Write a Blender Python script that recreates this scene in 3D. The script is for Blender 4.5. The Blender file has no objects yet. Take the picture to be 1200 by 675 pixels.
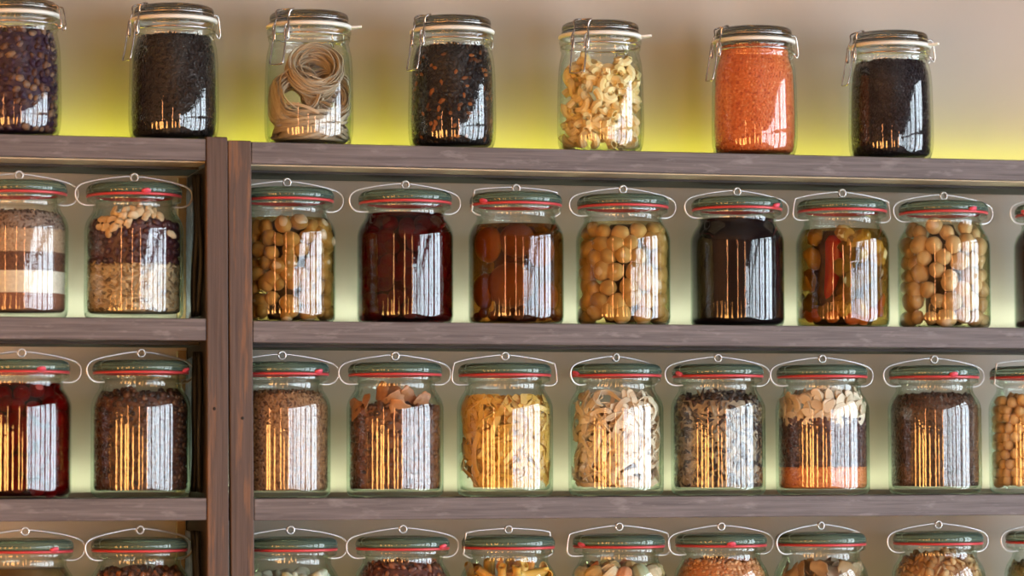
import bpy, math, random
import numpy as np
from mathutils import Matrix, Vector

SC = bpy.context.scene
COL = SC.collection
RNG = np.random.default_rng(7)
random.seed(7)
PI = math.pi

# ------------------------------------------------------------------ render look
SC.view_settings.view_transform = 'Standard'
SC.view_settings.look = 'None'
SC.view_settings.gamma = 1.0
SC.view_settings.use_curve_mapping = False
SC.view_settings.exposure = 0.0
cy = SC.cycles
cy.use_denoising = True
cy.max_bounces = 10
cy.diffuse_bounces = 3
cy.glossy_bounces = 4
cy.transmission_bounces = 8
cy.transparent_max_bounces = 24
cy.caustics_reflective = False
cy.caustics_refractive = False
cy.sample_clamp_indirect = 6.0

# ------------------------------------------------------------------ camera
FPX, DIST = 3600.0, 3.6
YAW, PITCH, ROLL = math.radians(14.6), math.atan((540 - 337.5) / FPX), 0.0025
fw = Vector((math.sin(YAW) * math.cos(PITCH), math.cos(YAW) * math.cos(PITCH), math.sin(PITCH)))
r0 = fw.cross(Vector((0, 0, 1))).normalized()
u0 = r0.cross(fw)
rt = r0 * math.cos(ROLL) - u0 * math.sin(ROLL)
up = rt.cross(fw)
CAM = -DIST * fw
CAM.z = 1.5
cd = bpy.data.cameras.new('camera')
cam = bpy.data.objects.new('camera', cd)
COL.objects.link(cam)
cam.matrix_world = Matrix(((rt.x, up.x, -fw.x, CAM.x), (rt.y, up.y, -fw.y, CAM.y), (rt.z, up.z, -fw.z, CAM.z), (0, 0, 0, 1)))
cd.sensor_width = 36
cd.lens = 36 * FPX / 1200
cd.clip_start = 0.05
cd.dof.use_dof = True
cd.dof.focus_distance = 3.66
cd.dof.aperture_fstop = 4.5
SC.camera = cam


def at(px, py, Y):
    """the point of the plane y = Y that the photograph shows at pixel (px, py)"""
    d = fw + rt * ((px - 600) / FPX) - up * ((py - 337.5) / FPX)
    return CAM + d * ((Y - CAM.y) / d.y)


# ------------------------------------------------------------------ materials
def mat(name):
    m = bpy.data.materials.new(name)
    m.use_nodes = True
    nt = m.node_tree
    nt.nodes.clear()
    out = nt.nodes.new('ShaderNodeOutputMaterial')
    return m, nt, out


def L(nt, a, b):
    nt.links.new(a, b)


def node(nt, kind, **kw):
    n = nt.nodes.new(kind)
    for k, v in kw.items():
        if k in n.inputs.keys():
            n.inputs[k].default_value = v
        else:
            setattr(n, k, v)
    return n


def c4(c):
    return (c[0], c[1], c[2], 1.0)


def math_node(nt, op, a, b=None):
    n = nt.nodes.new('ShaderNodeMath')
    n.operation = op
    for i, v in enumerate((a, b)):
        if v is None:
            continue
        if isinstance(v, (int, float)):
            n.inputs[i].default_value = v
        else:
            L(nt, v, n.inputs[i])
    return n.outputs[0]


def ramp(nt, src, cols):
    r = nt.nodes.new('ShaderNodeValToRGB')
    els = r.color_ramp.elements
    while len(els) < len(cols):
        els.new(0.5)
    for e, (p, c) in zip(els, cols):
        e.position = p
        e.color = c4(c)
    L(nt, src, r.inputs[0])
    return r.outputs[0]


def plain(name, col, rough=0.5, metal=0.0, var=0.0, scale=60.0, bump=0.0, bscale=200.0, **kw):
    m, nt, out = mat(name)
    b = node(nt, 'ShaderNodeBsdfPrincipled', Roughness=rough, Metallic=metal)
    b.inputs['Base Color'].default_value = c4(col)
    for k, v in kw.items():
        b.inputs[k].default_value = v
    tc = nt.nodes.new('ShaderNodeTexCoord')
    if var:
        nz = node(nt, 'ShaderNodeTexNoise', Scale=scale, Detail=4.0)
        L(nt, tc.outputs['Object'], nz.inputs['Vector'])
        lo = [max(0, c * (1 - var)) for c in col]
        hi = [min(1, c * (1 + var)) for c in col]
        L(nt, ramp(nt, nz.outputs[0], [(0.3, lo), (0.7, hi)]), b.inputs['Base Color'])
    if bump:
        nz = node(nt, 'ShaderNodeTexNoise', Scale=bscale, Detail=3.0)
        L(nt, tc.outputs['Object'], nz.inputs['Vector'])
        bp = node(nt, 'ShaderNodeBump', Strength=bump, Distance=0.002)
        L(nt, nz.outputs[0], bp.inputs['Height'])
        L(nt, bp.outputs[0], b.inputs['Normal'])
    L(nt, b.outputs[0], out.inputs[0])
    return m


def grainy(name, cols, rough=0.55, spec=0.5, noise=0.0, nscale=120.0):
    """one colour of the list for every grain, piece or strand of a mesh"""
    m, nt, out = mat(name)
    b = node(nt, 'ShaderNodeBsdfPrincipled', Roughness=rough)
    b.inputs['Specular IOR Level'].default_value = spec
    g = nt.nodes.new('ShaderNodeNewGeometry')
    src = g.outputs['Random Per Island']
    if noise:
        tc = nt.nodes.new('ShaderNodeTexCoord')
        nz = node(nt, 'ShaderNodeTexNoise', Scale=nscale, Detail=4.0)
        L(nt, tc.outputs['Object'], nz.inputs['Vector'])
        src = math_node(nt, 'ADD', math_node(nt, 'MULTIPLY', src, 1 - noise), math_node(nt, 'MULTIPLY', nz.outputs[0], noise))
    n = len(cols)
    L(nt, ramp(nt, src, [((i + 0.5) / n, c) for i, c in enumerate(cols)]), b.inputs['Base Color'])
    L(nt, b.outputs[0], out.inputs[0])
    return m


def piece(name, cols, rough=0.5, spec=0.5, nscale=70.0, bump=0.0, sss=0.0):
    """colour that differs from object to object, with mottling"""
    m, nt, out = mat(name)
    b = node(nt, 'ShaderNodeBsdfPrincipled', Roughness=rough)
    b.inputs['Specular IOR Level'].default_value = spec
    oi = nt.nodes.new('ShaderNodeObjectInfo')
    tc = nt.nodes.new('ShaderNodeTexCoord')
    nz = node(nt, 'ShaderNodeTexNoise', Scale=nscale, Detail=4.0)
    L(nt, tc.outputs['Object'], nz.inputs['Vector'])
    src = math_node(nt, 'ADD', math_node(nt, 'MULTIPLY', oi.outputs['Random'], 0.7), math_node(nt, 'MULTIPLY', nz.outputs[0], 0.3))
    n = len(cols)
    L(nt, ramp(nt, src, [((i + 0.5) / n, c) for i, c in enumerate(cols)]), b.inputs['Base Color'])
    if bump:
        bp = node(nt, 'ShaderNodeBump', Strength=bump, Distance=0.001)
        L(nt, nz.outputs[0], bp.inputs['Height'])
        L(nt, bp.outputs[0], b.inputs['Normal'])
    L(nt, b.outputs[0], out.inputs[0])
    return m


def thin_glass(name, face, edge, power=3.0, rough=0.015, bump=0.13, f0=0.07):
    """clear jar wall: mirror by the Fresnel law, and straight see-through with the tint of the glass"""
    m, nt, out = mat(name)
    lw = node(nt, 'ShaderNodeLayerWeight', Blend=0.5)
    fc = lw.outputs['Facing']
    fr = math_node(nt, 'ADD', math_node(nt, 'MULTIPLY', math_node(nt, 'POWER', fc, 5.0), 1 - f0), f0)
    tp = math_node(nt, 'POWER', fc, power)
    mix = nt.nodes.new('ShaderNodeMix')
    mix.data_type = 'RGBA'
    L(nt, tp, mix.inputs[0])
    mix.inputs[6].default_value = c4(face)
    mix.inputs[7].default_value = c4(edge)
    tr = nt.nodes.new('ShaderNodeBsdfTransparent')
    L(nt, mix.outputs[2], tr.inputs[0])
    gl = node(nt, 'ShaderNodeBsdfAnisotropic', Roughness=rough)
    gl.inputs['Color'].default_value = (1, 1, 1, 1)
    if bump:
        tc = nt.nodes.new('ShaderNodeTexCoord')
        nz = node(nt, 'ShaderNodeTexNoise', Scale=150.0, Detail=2.0)
        L(nt, tc.outputs['Object'], nz.inputs['Vector'])
        bp = node(nt, 'ShaderNodeBump', Strength=bump, Distance=0.0005)
        L(nt, nz.outputs[0], bp.inputs['Height'])
        L(nt, bp.outputs[0], gl.inputs['Normal'])
    ms = nt.nodes.new('ShaderNodeMixShader')
    L(nt, fr, ms.inputs[0])
    L(nt, tr.outputs[0], ms.inputs[1])
    L(nt, gl.outputs[0], ms.inputs[2])
    L(nt, ms.outputs[0], out.inputs[0])
    return m


def tint(name, col):
    m, nt, out = mat(name)
    tr = nt.nodes.new('ShaderNodeBsdfTransparent')
    tr.inputs[0].default_value = c4(col)
    L(nt, tr.outputs[0], out.inputs[0])
    return m


def emit(name, col, s):
    m, nt, out = mat(name)
    e = nt.nodes.new('ShaderNodeEmission')
    e.inputs[0].default_value = c4(col)
    e.inputs[1].default_value = s
    L(nt, e.outputs[0], out.inputs[0])
    return m


def wood(name, dark, light, worn, axis, rough=0.55, seed=0.0, wornamt=0.62, wear=0.4):
    """weathered board: long grain along the axis, scuffs and wear"""
    m, nt, out = mat(name)
    b = node(nt, 'ShaderNodeBsdfPrincipled', Roughness=rough)
    b.inputs['Specular IOR Level'].default_value = 0.35
    tc = nt.nodes.new('ShaderNodeTexCoord')

    def noise(sc, detail, w):
        mp = nt.nodes.new('ShaderNodeMapping')
        mp.inputs['Scale'].default_value = sc
        mp.inputs['Location'].default_value = (seed + w, seed * 2 + w, w)
        L(nt, tc.outputs['Object'], mp.inputs['Vector'])
        n = node(nt, 'ShaderNodeTexNoise', Scale=1.0, Detail=detail, Roughness=0.6)
        L(nt, mp.outputs[0], n.inputs['Vector'])
        return n.outputs[0]
    g = (9, 260, 260) if axis == 'x' else (260, 260, 7)
    n1 = noise(g, 6.0, 0.0)
    n2 = noise((26, 60, 90) if axis == 'x' else (110, 60, 9), 5.0, 3.1)
    base = ramp(nt, n1, [(0.3, dark), (0.7, light)])
    wr = ramp(nt, n2, [(wornamt - 0.06, (0, 0, 0)), (wornamt + 0.06, (1, 1, 1))])
    wf = math_node(nt, 'MULTIPLY', wr, wear)
    mix = nt.nodes.new('ShaderNodeMix')
    mix.data_type = 'RGBA'
    L(nt, wf, mix.inputs[0])
    L(nt, base, mix.inputs[6])
    mix.inputs[7].default_value = c4(worn)
    L(nt, mix.outputs[2], b.inputs['Base Color'])
    bp = node(nt, 'ShaderNodeBump', Strength=0.35, Distance=0.0015)
    L(nt, n1, bp.inputs['Height'])
    L(nt, bp.outputs[0], b.inputs['Normal'])
    L(nt, b.outputs[0], out.inputs[0])
    return m


M = {}
M['shelf'] = wood('shelf_wood', (0.085, 0.067, 0.065), (0.185, 0.152, 0.150), (0.30, 0.26, 0.26), 'x', wornamt=0.62)
M['post'] = wood('post_wood', (0.060, 0.035, 0.026), (0.116, 0.070, 0.051), (0.24, 0.105, 0.042), 'z', seed=4.7, wornamt=0.60, wear=0.6)
M['under'] = plain('underside_glow', (0.55, 0.45, 0.30), 0.6, var=0.15)  # pale colour stands in for LED light falling on the underside
M['stripe'] = plain('dark_stripe', (0.018, 0.013, 0.011), 0.6)  # near-black brown, under the shelves and on the side panel
M['channel'] = plain('led_channel', (0.42, 0.38, 0.28), 0.5)
M['nail'] = plain('nail', (0.02, 0.015, 0.012), 0.5, 0.6)
M['wall'] = plain('wall_plaster', (0.51, 0.44, 0.395), 0.85, var=0.05, scale=5.0, bump=0.08, bscale=90)
M['room'] = plain('room_plaster', (0.11, 0.075, 0.055), 0.8, var=0.1, scale=2.0)
M['floor'] = plain('floor_boards', (0.09, 0.055, 0.035), 0.45, var=0.3, scale=6.0)
M['ceil'] = plain('ceiling_paint', (0.16, 0.13, 0.11), 0.9, var=0.05)
M['frame'] = plain('window_paint', (0.10, 0.085, 0.075), 0.5, var=0.1)
M['pane'] = thin_glass('window_glass', (0.97, 0.98, 0.98), (0.85, 0.9, 0.9), bump=0.0)
M['batten'] = plain('batten_wood', (0.38, 0.24, 0.12), 0.6, var=0.25, scale=40)
M['cable'] = plain('cable_rubber', (0.010, 0.010, 0.011), 0.5, **{'Specular IOR Level': 0.25})
M['foil'] = plain('foil_tape', (0.20, 0.23, 0.32), 0.38, 0.3, var=0.45, scale=120, bump=0.8, bscale=220)
M['glass'] = thin_glass('jar_glass', (0.985, 0.995, 0.985), (0.48, 0.65, 0.54), power=2.8)
M['glass_in'] = thin_glass('jar_glass_inner', (0.99, 0.995, 0.99), (0.62, 0.78, 0.66), power=2.6, f0=0.015, rough=0.05)
M['clip_glass'] = thin_glass('clip_jar_glass', (0.99, 0.995, 0.985), (0.50, 0.58, 0.46), power=3.0)
M['wire'] = plain('wire_steel', (0.78, 0.75, 0.74), 0.38, 0.75)
M['red'] = plain('red_rubber', (0.55, 0.055, 0.06), 0.3)
M['pink'] = plain('pink_rubber', (0.66, 0.07, 0.11), 0.4)
M['clip_wire'] = plain('clip_wire_steel', (0.60, 0.55, 0.52), 0.22, 1.0)
M['white_rubber'] = plain('white_rubber', (0.82, 0.78, 0.70), 0.5)
M['lid_glass'] = plain('lid_glass', (0.36, 0.52, 0.41), 0.03, **{'Transmission Weight': 0.86, 'IOR': 1.5})
M['clip_lid_glass'] = plain('clip_lid_glass', (0.30, 0.30, 0.28), 0.04, **{'Transmission Weight': 1.0, 'IOR': 1.5})


# ------------------------------------------------------------------ meshes
class MB:
    def __init__(s):
        s.v, s.f, s.m, s.n = [], [], [], 0

    def add(s, v, f, m=0):
        v = np.asarray(v, float).reshape(-1, 3)
        f = np.asarray(f, int)
        s.v.append(v)
        s.f.append(f + s.n)
        s.m.append(np.full(len(f), m))
        s.n += len(v)
        return s

    def mesh(s, name, mats, smooth=True):
        me = bpy.data.meshes.new(name)
        V = np.concatenate(s.v)
        me.vertices.add(len(V))
        me.vertices.foreach_set('co', V.astype(np.float32).ravel())
        sizes = np.concatenate([np.full(len(f), f.shape[1]) for f in s.f])
        loops = np.concatenate([f.ravel() for f in s.f])
        me.loops.add(len(loops))
        me.loops.foreach_set('vertex_index', loops.astype(np.int32))
        me.polygons.add(len(sizes))
        st = np.concatenate([[0], np.cumsum(sizes)[:-1]])
        me.polygons.foreach_set('loop_start', st.astype(np.int32))
        me.polygons.foreach_set('loop_total', sizes.astype(np.int32))
        me.polygons.foreach_set('material_index', np.concatenate(s.m).astype(np.int32))
        me.polygons.foreach_set('use_smooth', np.full(len(sizes), bool(smooth)))
        for m in (mats if isinstance(mats, (list, tuple)) else [mats]):
            me.materials.append(m)
        me.update(calc_edges=True)
        me.validate()
        return me


def link(name, data, parent=None, loc=None, rz=0.0):
    o = bpy.data.objects.new(name, data)
    COL.objects.link(o)
    if parent:
        o.parent = parent
    if loc is not None:
        o.location = loc
    if rz:
        o.rotation_euler = (0, 0, rz)
    return o


def tag(o, label=None, cat=None, group=None, kind=None):
    if label:
        o['label'] = label
    if cat:
        o['category'] = cat
    if group:
        o['group'] = group
    if kind:
        o['kind'] = kind
    return o


def box(x0, x1, y0, y1, z0, z1, b=0.0):
    """box, its edges cut by b"""
    if not b:
        v = [(x, y, z) for x in (x0, x1) for y in (y0, y1) for z in (z0, z1)]
        return v, [(0, 1, 3, 2), (4, 6, 7, 5), (0, 4, 5, 1), (2, 3, 7, 6), (0, 2, 6, 4), (1, 5, 7, 3)]
    import bmesh
    bm = bmesh.new()
    bmesh.ops.create_cube(bm, size=1)
    for q in bm.verts:
        q.co = Vector(((x0 + x1) / 2 + q.co.x * (x1 - x0), (y0 + y1) / 2 + q.co.y * (y1 - y0), (z0 + z1) / 2 + q.co.z * (z1 - z0)))
    bmesh.ops.bevel(bm, geom=list(bm.edges), offset=b, segments=2, profile=0.5, affect='EDGES')
    bmesh.ops.triangulate(bm, faces=list(bm.faces))
    bm.verts.index_update()
    v = [tuple(q.co) for q in bm.verts]
    f = [tuple(q.index for q in p.verts) for p in bm.faces]
    bm.free()
    return v, f


def lathe(prof, n=64, closed=False):
    """profile of (r, z); the ends at r = 0 close to a point. Outward normals for a profile that runs up the outside."""
    p = np.array(prof, float)
    k = len(p)
    a = np.arange(n) * 2 * PI / n
    V = np.empty((k, n, 3))
    V[:, :, 0] = p[:, 0:1] * np.cos(a)
    V[:, :, 1] = p[:, 0:1] * np.sin(a)
    V[:, :, 2] = p[:, 1:2]
    V[p[:, 0] < 1e-9, :, :2] = 1e-6 * np.stack([np.cos(a), np.sin(a)], 1)
    idx = np.arange(k * n).reshape(k, n)
    rows = range(k if closed else k - 1)
    F = []
    for i in rows:
        j = (i + 1) % k
        A, B = idx[i], idx[j]
        F.append(np.stack([A, np.roll(A, -1), np.roll(B, -1), B], 1))
    return V.reshape(-1, 3), np.concatenate(F)


def smooth_path(pts, step=8, closed=False):
    P = np.array(pts, float)
    out = []
    n = len(P)
    for i in range(n if closed else n - 1):
        if closed:
            a, b, c, d = P[i - 1], P[i], P[(i + 1) % n], P[(i + 2) % n]
        else:
            a, b, c, d = P[max(i - 1, 0)], P[i], P[i + 1], P[min(i + 2, n - 1)]
        for t in np.arange(step) / step:
            out.append(0.5 * (2 * b + (c - a) * t + (2 * a - 5 * b + 4 * c - d) * t * t + (3 * b - a - 3 * c + d) * t ** 3))
    if not closed:
        out.append(P[-1])
    return np.array(out)


def frames(P, closed=False):
    T = np.gradient(P, axis=0) if not closed else np.roll(P, -1, 0) - np.roll(P, 1, 0)
    T /= np.linalg.norm(T, axis=1, keepdims=True) + 1e-12
    ref = np.array([0, 0, 1.0]) if abs(T[0, 2]) < 0.9 else np.array([1.0, 0, 0])
    N = np.empty_like(P)
    nrm = ref - T[0] * ref.dot(T[0])
    nrm /= np.linalg.norm(nrm)
    N[0] = nrm
    for i in range(1, len(P)):
        nrm = nrm - T[i] * nrm.dot(T[i])
        nrm /= np.linalg.norm(nrm) + 1e-12
        N[i] = nrm
    return T, N, np.cross(T, N)


def tube(P, r, n=8, closed=False, caps=True):
    P = np.array(P, float)
    T, N, B = frames(P, closed)
    r = np.broadcast_to(np.asarray(r, float), (len(P),))
    a = np.arange(n) * 2 * PI / n
    V = P[:, None, :] + r[:, None, None] * (np.cos(a)[None, :, None] * N[:, None, :] + np.sin(a)[None, :, None] * B[:, None, :])
    k = len(P)
    idx = np.arange(k * n).reshape(k, n)
    F = []
    for i in range(k if closed else k - 1):
        A, C = idx[i], idx[(i + 1) % k]
        F.append(np.stack([A, np.roll(A, -1), np.roll(C, -1), C], 1))
    V = V.reshape(-1, 3)
    F = np.concatenate(F)
    if caps and not closed:
        V = np.concatenate([V, P[:1], P[-1:]])
        t = []
        for j in range(n):
            t.append((idx[0][(j + 1) % n], idx[0][j], k * n, k * n))
            t.append((idx[-1][j], idx[-1][(j + 1) % n], k * n + 1, k * n + 1))
        t = np.array(t)
        # caps as thin quads would be invalid: give triangles back apart
        return V, F, t[:, :3]
    return V, F, None


def add_tube(mb, P, r, n=8, closed=False, m=0):
    V, F, T = tube(P, r, n, closed)
    if T is None:
        mb.add(V, F, m)
    else:
        b = mb.n
        mb.add(V, F, m)
        mb.f.append(T + b)
        mb.m.append(np.full(len(T), m))
    return mb


def ico(sub):
    import bmesh
    bm = bmesh.new()
    bmesh.ops.create_icosphere(bm, subdivisions=sub, radius=1)
    bm.verts.index_update()
    v = np.array([q.co[:] for q in bm.verts])
    f = np.array([[q.index for q in p.verts] for p in bm.faces])
    bm.free()
    return v, f


def octa():
    v = [(1, 0, 0), (-1, 0, 0), (0, 1, 0), (0, -1, 0), (0, 0, 1), (0, 0, -1)]
    f = [(0, 2, 4), (2, 1, 4), (1, 3, 4), (3, 0, 4), (2, 0, 5), (1, 2, 5), (3, 1, 5), (0, 3, 5)]
    v = [np.array(q, float) for q in v]
    mid, out = {}, []

    def m(i, j):
        k = (min(i, j), max(i, j))
        if k not in mid:
            w = v[i] + v[j]
            v.append(w / np.linalg.norm(w))
            mid[k] = len(v) - 1
        return mid[k]
    for a, b, c in f:
        x, y, z = m(a, b), m(b, c), m(c, a)
        out += [(a, x, z), (x, b, y), (z, y, c), (x, y, z)]
    return np.array(v), np.array(out)


OCT = octa()
ICO1, ICO2, ICO3 = ico(1), ico(2), ico(3)


def rand_rot(n, tilt=1.0):
    q = RNG.normal(size=(n, 4))
    if tilt < 1:
        q = np.stack([np.ones(n), *(RNG.normal(size=(3, n)) * tilt)], 1)
    q /= np.linalg.norm(q, axis=1, keepdims=True)
    w, x, y, z = q.T
    R = np.empty((n, 3, 3))
    R[:, 0] = np.stack([1 - 2 * (y * y + z * z), 2 * (x * y - z * w), 2 * (x * z + y * w)], 1)
    R[:, 1] = np.stack([2 * (x * y + z * w), 1 - 2 * (x * x + z * z), 2 * (y * z - x * w)], 1)
    R[:, 2] = np.stack([2 * (x * z - y * w), 2 * (y * z + x * w), 1 - 2 * (x * x + y * y)], 1)
    return R


def face_out(th):
    """rotation whose local z points out along the angle th, x along the rim, y up"""
    n = len(th)
    R = np.zeros((n, 3, 3))
    R[:, 0, 0], R[:, 1, 0] = -np.sin(th), np.cos(th)
    R[:, 2, 1] = 1
    R[:, 0, 2], R[:, 1, 2] = np.cos(th), np.sin(th)
    return R


def scatter(mb, base, pos, rot, scale, m=0):
    v, f = base
    n = len(pos)
    sc = np.broadcast_to(np.asarray(scale, float), (n, 3))
    V = np.einsum('nij,nkj->nki', rot, v[None] * sc[:, None, :]) + pos[:, None, :]
    F = f[None] + (np.arange(n) * len(v))[:, None, None]
    mb.add(V.reshape(-1, 3), F.reshape(-1, f.shape[1]), m)


# ------------------------------------------------------------------ jar shapes (metres, z from the base)
S = 0.001
WECK_OUT = [(0, 0.8), (40, 0.8), (44, 0), (49, 0.2), (53, 2), (55.4, 5), (56.3, 9), (56.48, 11), (56.5, 13), (56.5, 50), (56.5, 101), (56.42, 103.4), (55.6, 108), (53.6, 113.5), (50.8, 118), (48.4, 121.5), (47, 124.4), (46.6, 125.6),
            (46.6, 130.2), (47.0, 131.6), (48, 132.4), (51, 133.4), (53, 134.4), (53.6, 135.2), (53.6, 138.2), (53.2, 139.2), (52, 139.5)]
WECK_IN = [(44.5, 139.5), (43.4, 138), (43.2, 126), (44.6, 122), (47.6, 117.5), (50.8, 112), (52.8, 107), (53.4, 103), (53.5, 101), (53.5, 50), (53.5, 15), (53.3, 13), (52, 9.5), (48.5, 7.4), (0, 6.6)]
WECK_WET = [(44.8, 139.5), (44.6, 138), (44.8, 126), (46.4, 122), (49.4, 117.8), (52.4, 112.4), (54.6, 107), (55.3, 103), (55.4, 101), (55.4, 50), (55.4, 11), (55.2, 9), (53, 4.6), (48.5, 2.8), (0, 2.4)]
CLIP_OUT = [(0, 1.2), (36, 1.2), (39, 0), (43, 0.4), (47.5, 3), (50.2, 7.5), (51.6, 13), (52.3, 20), (52.6, 30), (52.5, 42), (52.2, 56), (51.9, 70), (51.5, 84), (50.8, 94), (49.8, 102), (48.4, 108), (47.2, 112), (47, 115),
            (48.4, 116.4), (48.6, 118.2), (47.2, 119.6), (47.2, 122), (49.4, 123.4), (49.8, 125.6), (49.4, 128.4), (47.8, 129.2)]
CLIP_IN = [(43, 129.2), (42.4, 127), (42.6, 114), (44.4, 109), (46.8, 102), (48, 94), (48.6, 84), (49.1, 70), (49.5, 50), (49.7, 30), (49.2, 18), (48.6, 13), (46.5, 8), (42, 5.2), (0, 4.4)]
CLIP_Z = 1.085
CLIP_OUT = [(r, z * CLIP_Z) for r, z in CLIP_OUT]
CLIP_IN = [(r, z * CLIP_Z) for r, z in CLIP_IN]


def scaled(p, k=1.0):
    return [(r * S * k, z * S * k) for r, z in p]


def inner_r(prof, k):
    P = np.array(scaled(prof, k))[::-1]
    return lambda z: np.interp(z, P[1:, 1], P[1:, 0])


def jar_glass(name, outp, inp, mo, mi, k):
    mb = MB()
    o, i = scaled(outp, k), scaled(inp, k)
    mb.add(*lathe(o, 96), 0)
    mb.add(*lathe([o[-1], i[0]], 96), 0)
    mb.add(*lathe(i, 96), 1)
    return mb.mesh(name, [mo, mi])


def ring_mesh(name, r0_, r1_, z0, z1, m, k, n=96):
    c = (z1 - z0) * 0.3
    mb = MB()
    mb.add(*lathe(scaled([(r0_, z0), (r1_ - c, z0), (r1_, z0 + c), (r1_, z1 - c), (r1_ - c, z1), (r0_, z1)], k), n, closed=True))
    return mb.mesh(name, m)


MESH = {}


def weck_meshes(k, wet):
    key = ('weck', k, wet)
    if key in MESH:
        return MESH[key]
    d = {}
    d['glass'] = jar_glass('glass_body', WECK_OUT, WECK_WET if wet else WECK_IN, M['glass'], M['glass_in'], k)
    d['seal'] = ring_mesh('rubber_seal', 48.5, 54.4, 139.6, 142.6, M['red'], k)
    mb = MB()
    mb.add(*lathe(scaled([(0, 140.5), (40, 140.5), (42.5, 141.2), (43.4, 142.7), (53, 142.7), (54.3, 143.2), (54.8, 144.0), (54.8, 147.6), (54.3, 149.4), (52.4, 152.4), (48.5, 154.6), (44, 155.2), (40, 154.4),
                                  (37, 153.6), (0, 153.4)], k), 96))
    d['lid'] = mb.mesh('lid', M['lid_glass'])
    # pull tab of the seal at angle 0 (+x)
    mb = MB()
    v = ICO2[0] * np.array([4.4, 5.8, 2.8]) * S * k
    v[:, 2] += np.clip(v[:, 0], 0, 1) * 0.5
    mb.add(v + np.array([55.4, 0, 143.4]) * S * k, ICO2[1])
    d['tab'] = mb.mesh('pull_tab', M['pink'])
    MESH[key] = d
    return d


def bail_mesh(style, k):
    key = ('bail', style, k)
    if key in MESH:
        return MESH[key]
    if style == 'angular':
        side = [(44, 129), (48, 129.5), (55, 133.5), (54.6, 137), (52.3, 156), (50.5, 158.6), (36, 161), (14, 162.6), (6, 162.9), (4.4, 162.4)]
    elif style == 'wide':
        side = [(45, 130.5), (56, 130), (62, 131.5), (65.2, 136), (64.4, 146), (63, 153), (60, 156.5), (40, 161), (14, 164.6), (6, 165.2), (4.4, 164.6)]
    elif style == 'low':
        side = [(45, 130.5), (54, 130.5), (61.5, 133.5), (65.8, 139.5), (66.5, 147), (62, 153), (52, 157), (34, 161), (14, 164.4), (6, 165), (4.4, 164.4)]
    else:
        side = [(45, 130.8), (56, 130.4), (63.5, 133.5), (67.6, 140), (67.5, 147.5), (63, 153), (54, 156.6), (36, 160.6), (14, 163.8), (6, 164.4), (4.4, 163.8)]
    top = side[-1][1] + 1.4
    P = [(-x, 0, z) for x, z in side]
    coil = []
    for i in range(1, 44):   # one and a half turns of the coil
        a = PI - i / 44 * 5 * PI
        coil.append((4.3 * math.cos(a), -1.6 + 3.2 * i / 44, top - 2.0 + 4.3 * math.sin(a)))
    R = [(x, 1.2, z) for x, z in reversed(side)]
    A = smooth_path(P, 5)
    B = smooth_path(R, 5)
    pts = np.concatenate([A, np.array(coil), B]) * S * k
    mb = MB()
    add_tube(mb, pts, 1.15 * S * k, 8)
    MESH[key] = mb.mesh('wire_clip', M['wire'])
    return MESH[key]


def ribbons(mb, paths, w, t, normals, m=0, bev=True):
    """flat strips with thickness along the paths; normals = out directions"""
    for P, N in zip(paths, normals):
        P = np.asarray(P)
        T = np.gradient(P, axis=0)
        T /= np.linalg.norm(T, axis=1, keepdims=True) + 1e-12
        B = np.cross(T, N)
        B /= np.linalg.norm(B, axis=1, keepdims=True) + 1e-12
        Nn = np.cross(B, T)
        k = len(P)
        c = np.stack([P + B * w / 2 + Nn * t / 2, P - B * w / 2 + Nn * t / 2, P - B * w / 2 - Nn * t / 2, P + B * w / 2 - Nn * t / 2], 1)
        idx = np.arange(4 * k).reshape(k, 4)
        F = []
        for j in range(4):
            A, C = idx[:, j], idx[:, (j + 1) % 4]
            F.append(np.stack([A[:-1], C[:-1], C[1:], A[1:]], 1))
        F.append(idx[:1, ::-1])
        F.append(idx[-1:])
        mb.add(c.reshape(-1, 3), np.concatenate(F), m)


# ------------------------------------------------------------------ what fills the jars
def press(mb, rin, z0, gap=0.0009):
    """grains and strands lie flat against the glass instead of poking through it"""
    for v in mb.v:
        v[:, 2] = np.maximum(v[:, 2], z0)
        r = np.hypot(v[:, 0], v[:, 1])
        lim = rin(v[:, 2]) - gap
        k = np.where(r > lim, lim / np.maximum(r, 1e-9), 1.0)
        v[:, 0] *= k
        v[:, 1] *= k


def fill_core(mb, rin, z0, z1, inset, dome=0.0, m=0, n=72):
    zs = np.linspace(z0, z1, 90)
    r = rin(zs) - inset
    prof = [(0, z0)] + [(max(a, 0.004), b) for a, b in zip(r, zs)] + [(r[-1] * 0.6, z1 + dome * 0.7), (0, z1 + dome)]
    mb.add(*lathe(prof, n), m)


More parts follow.
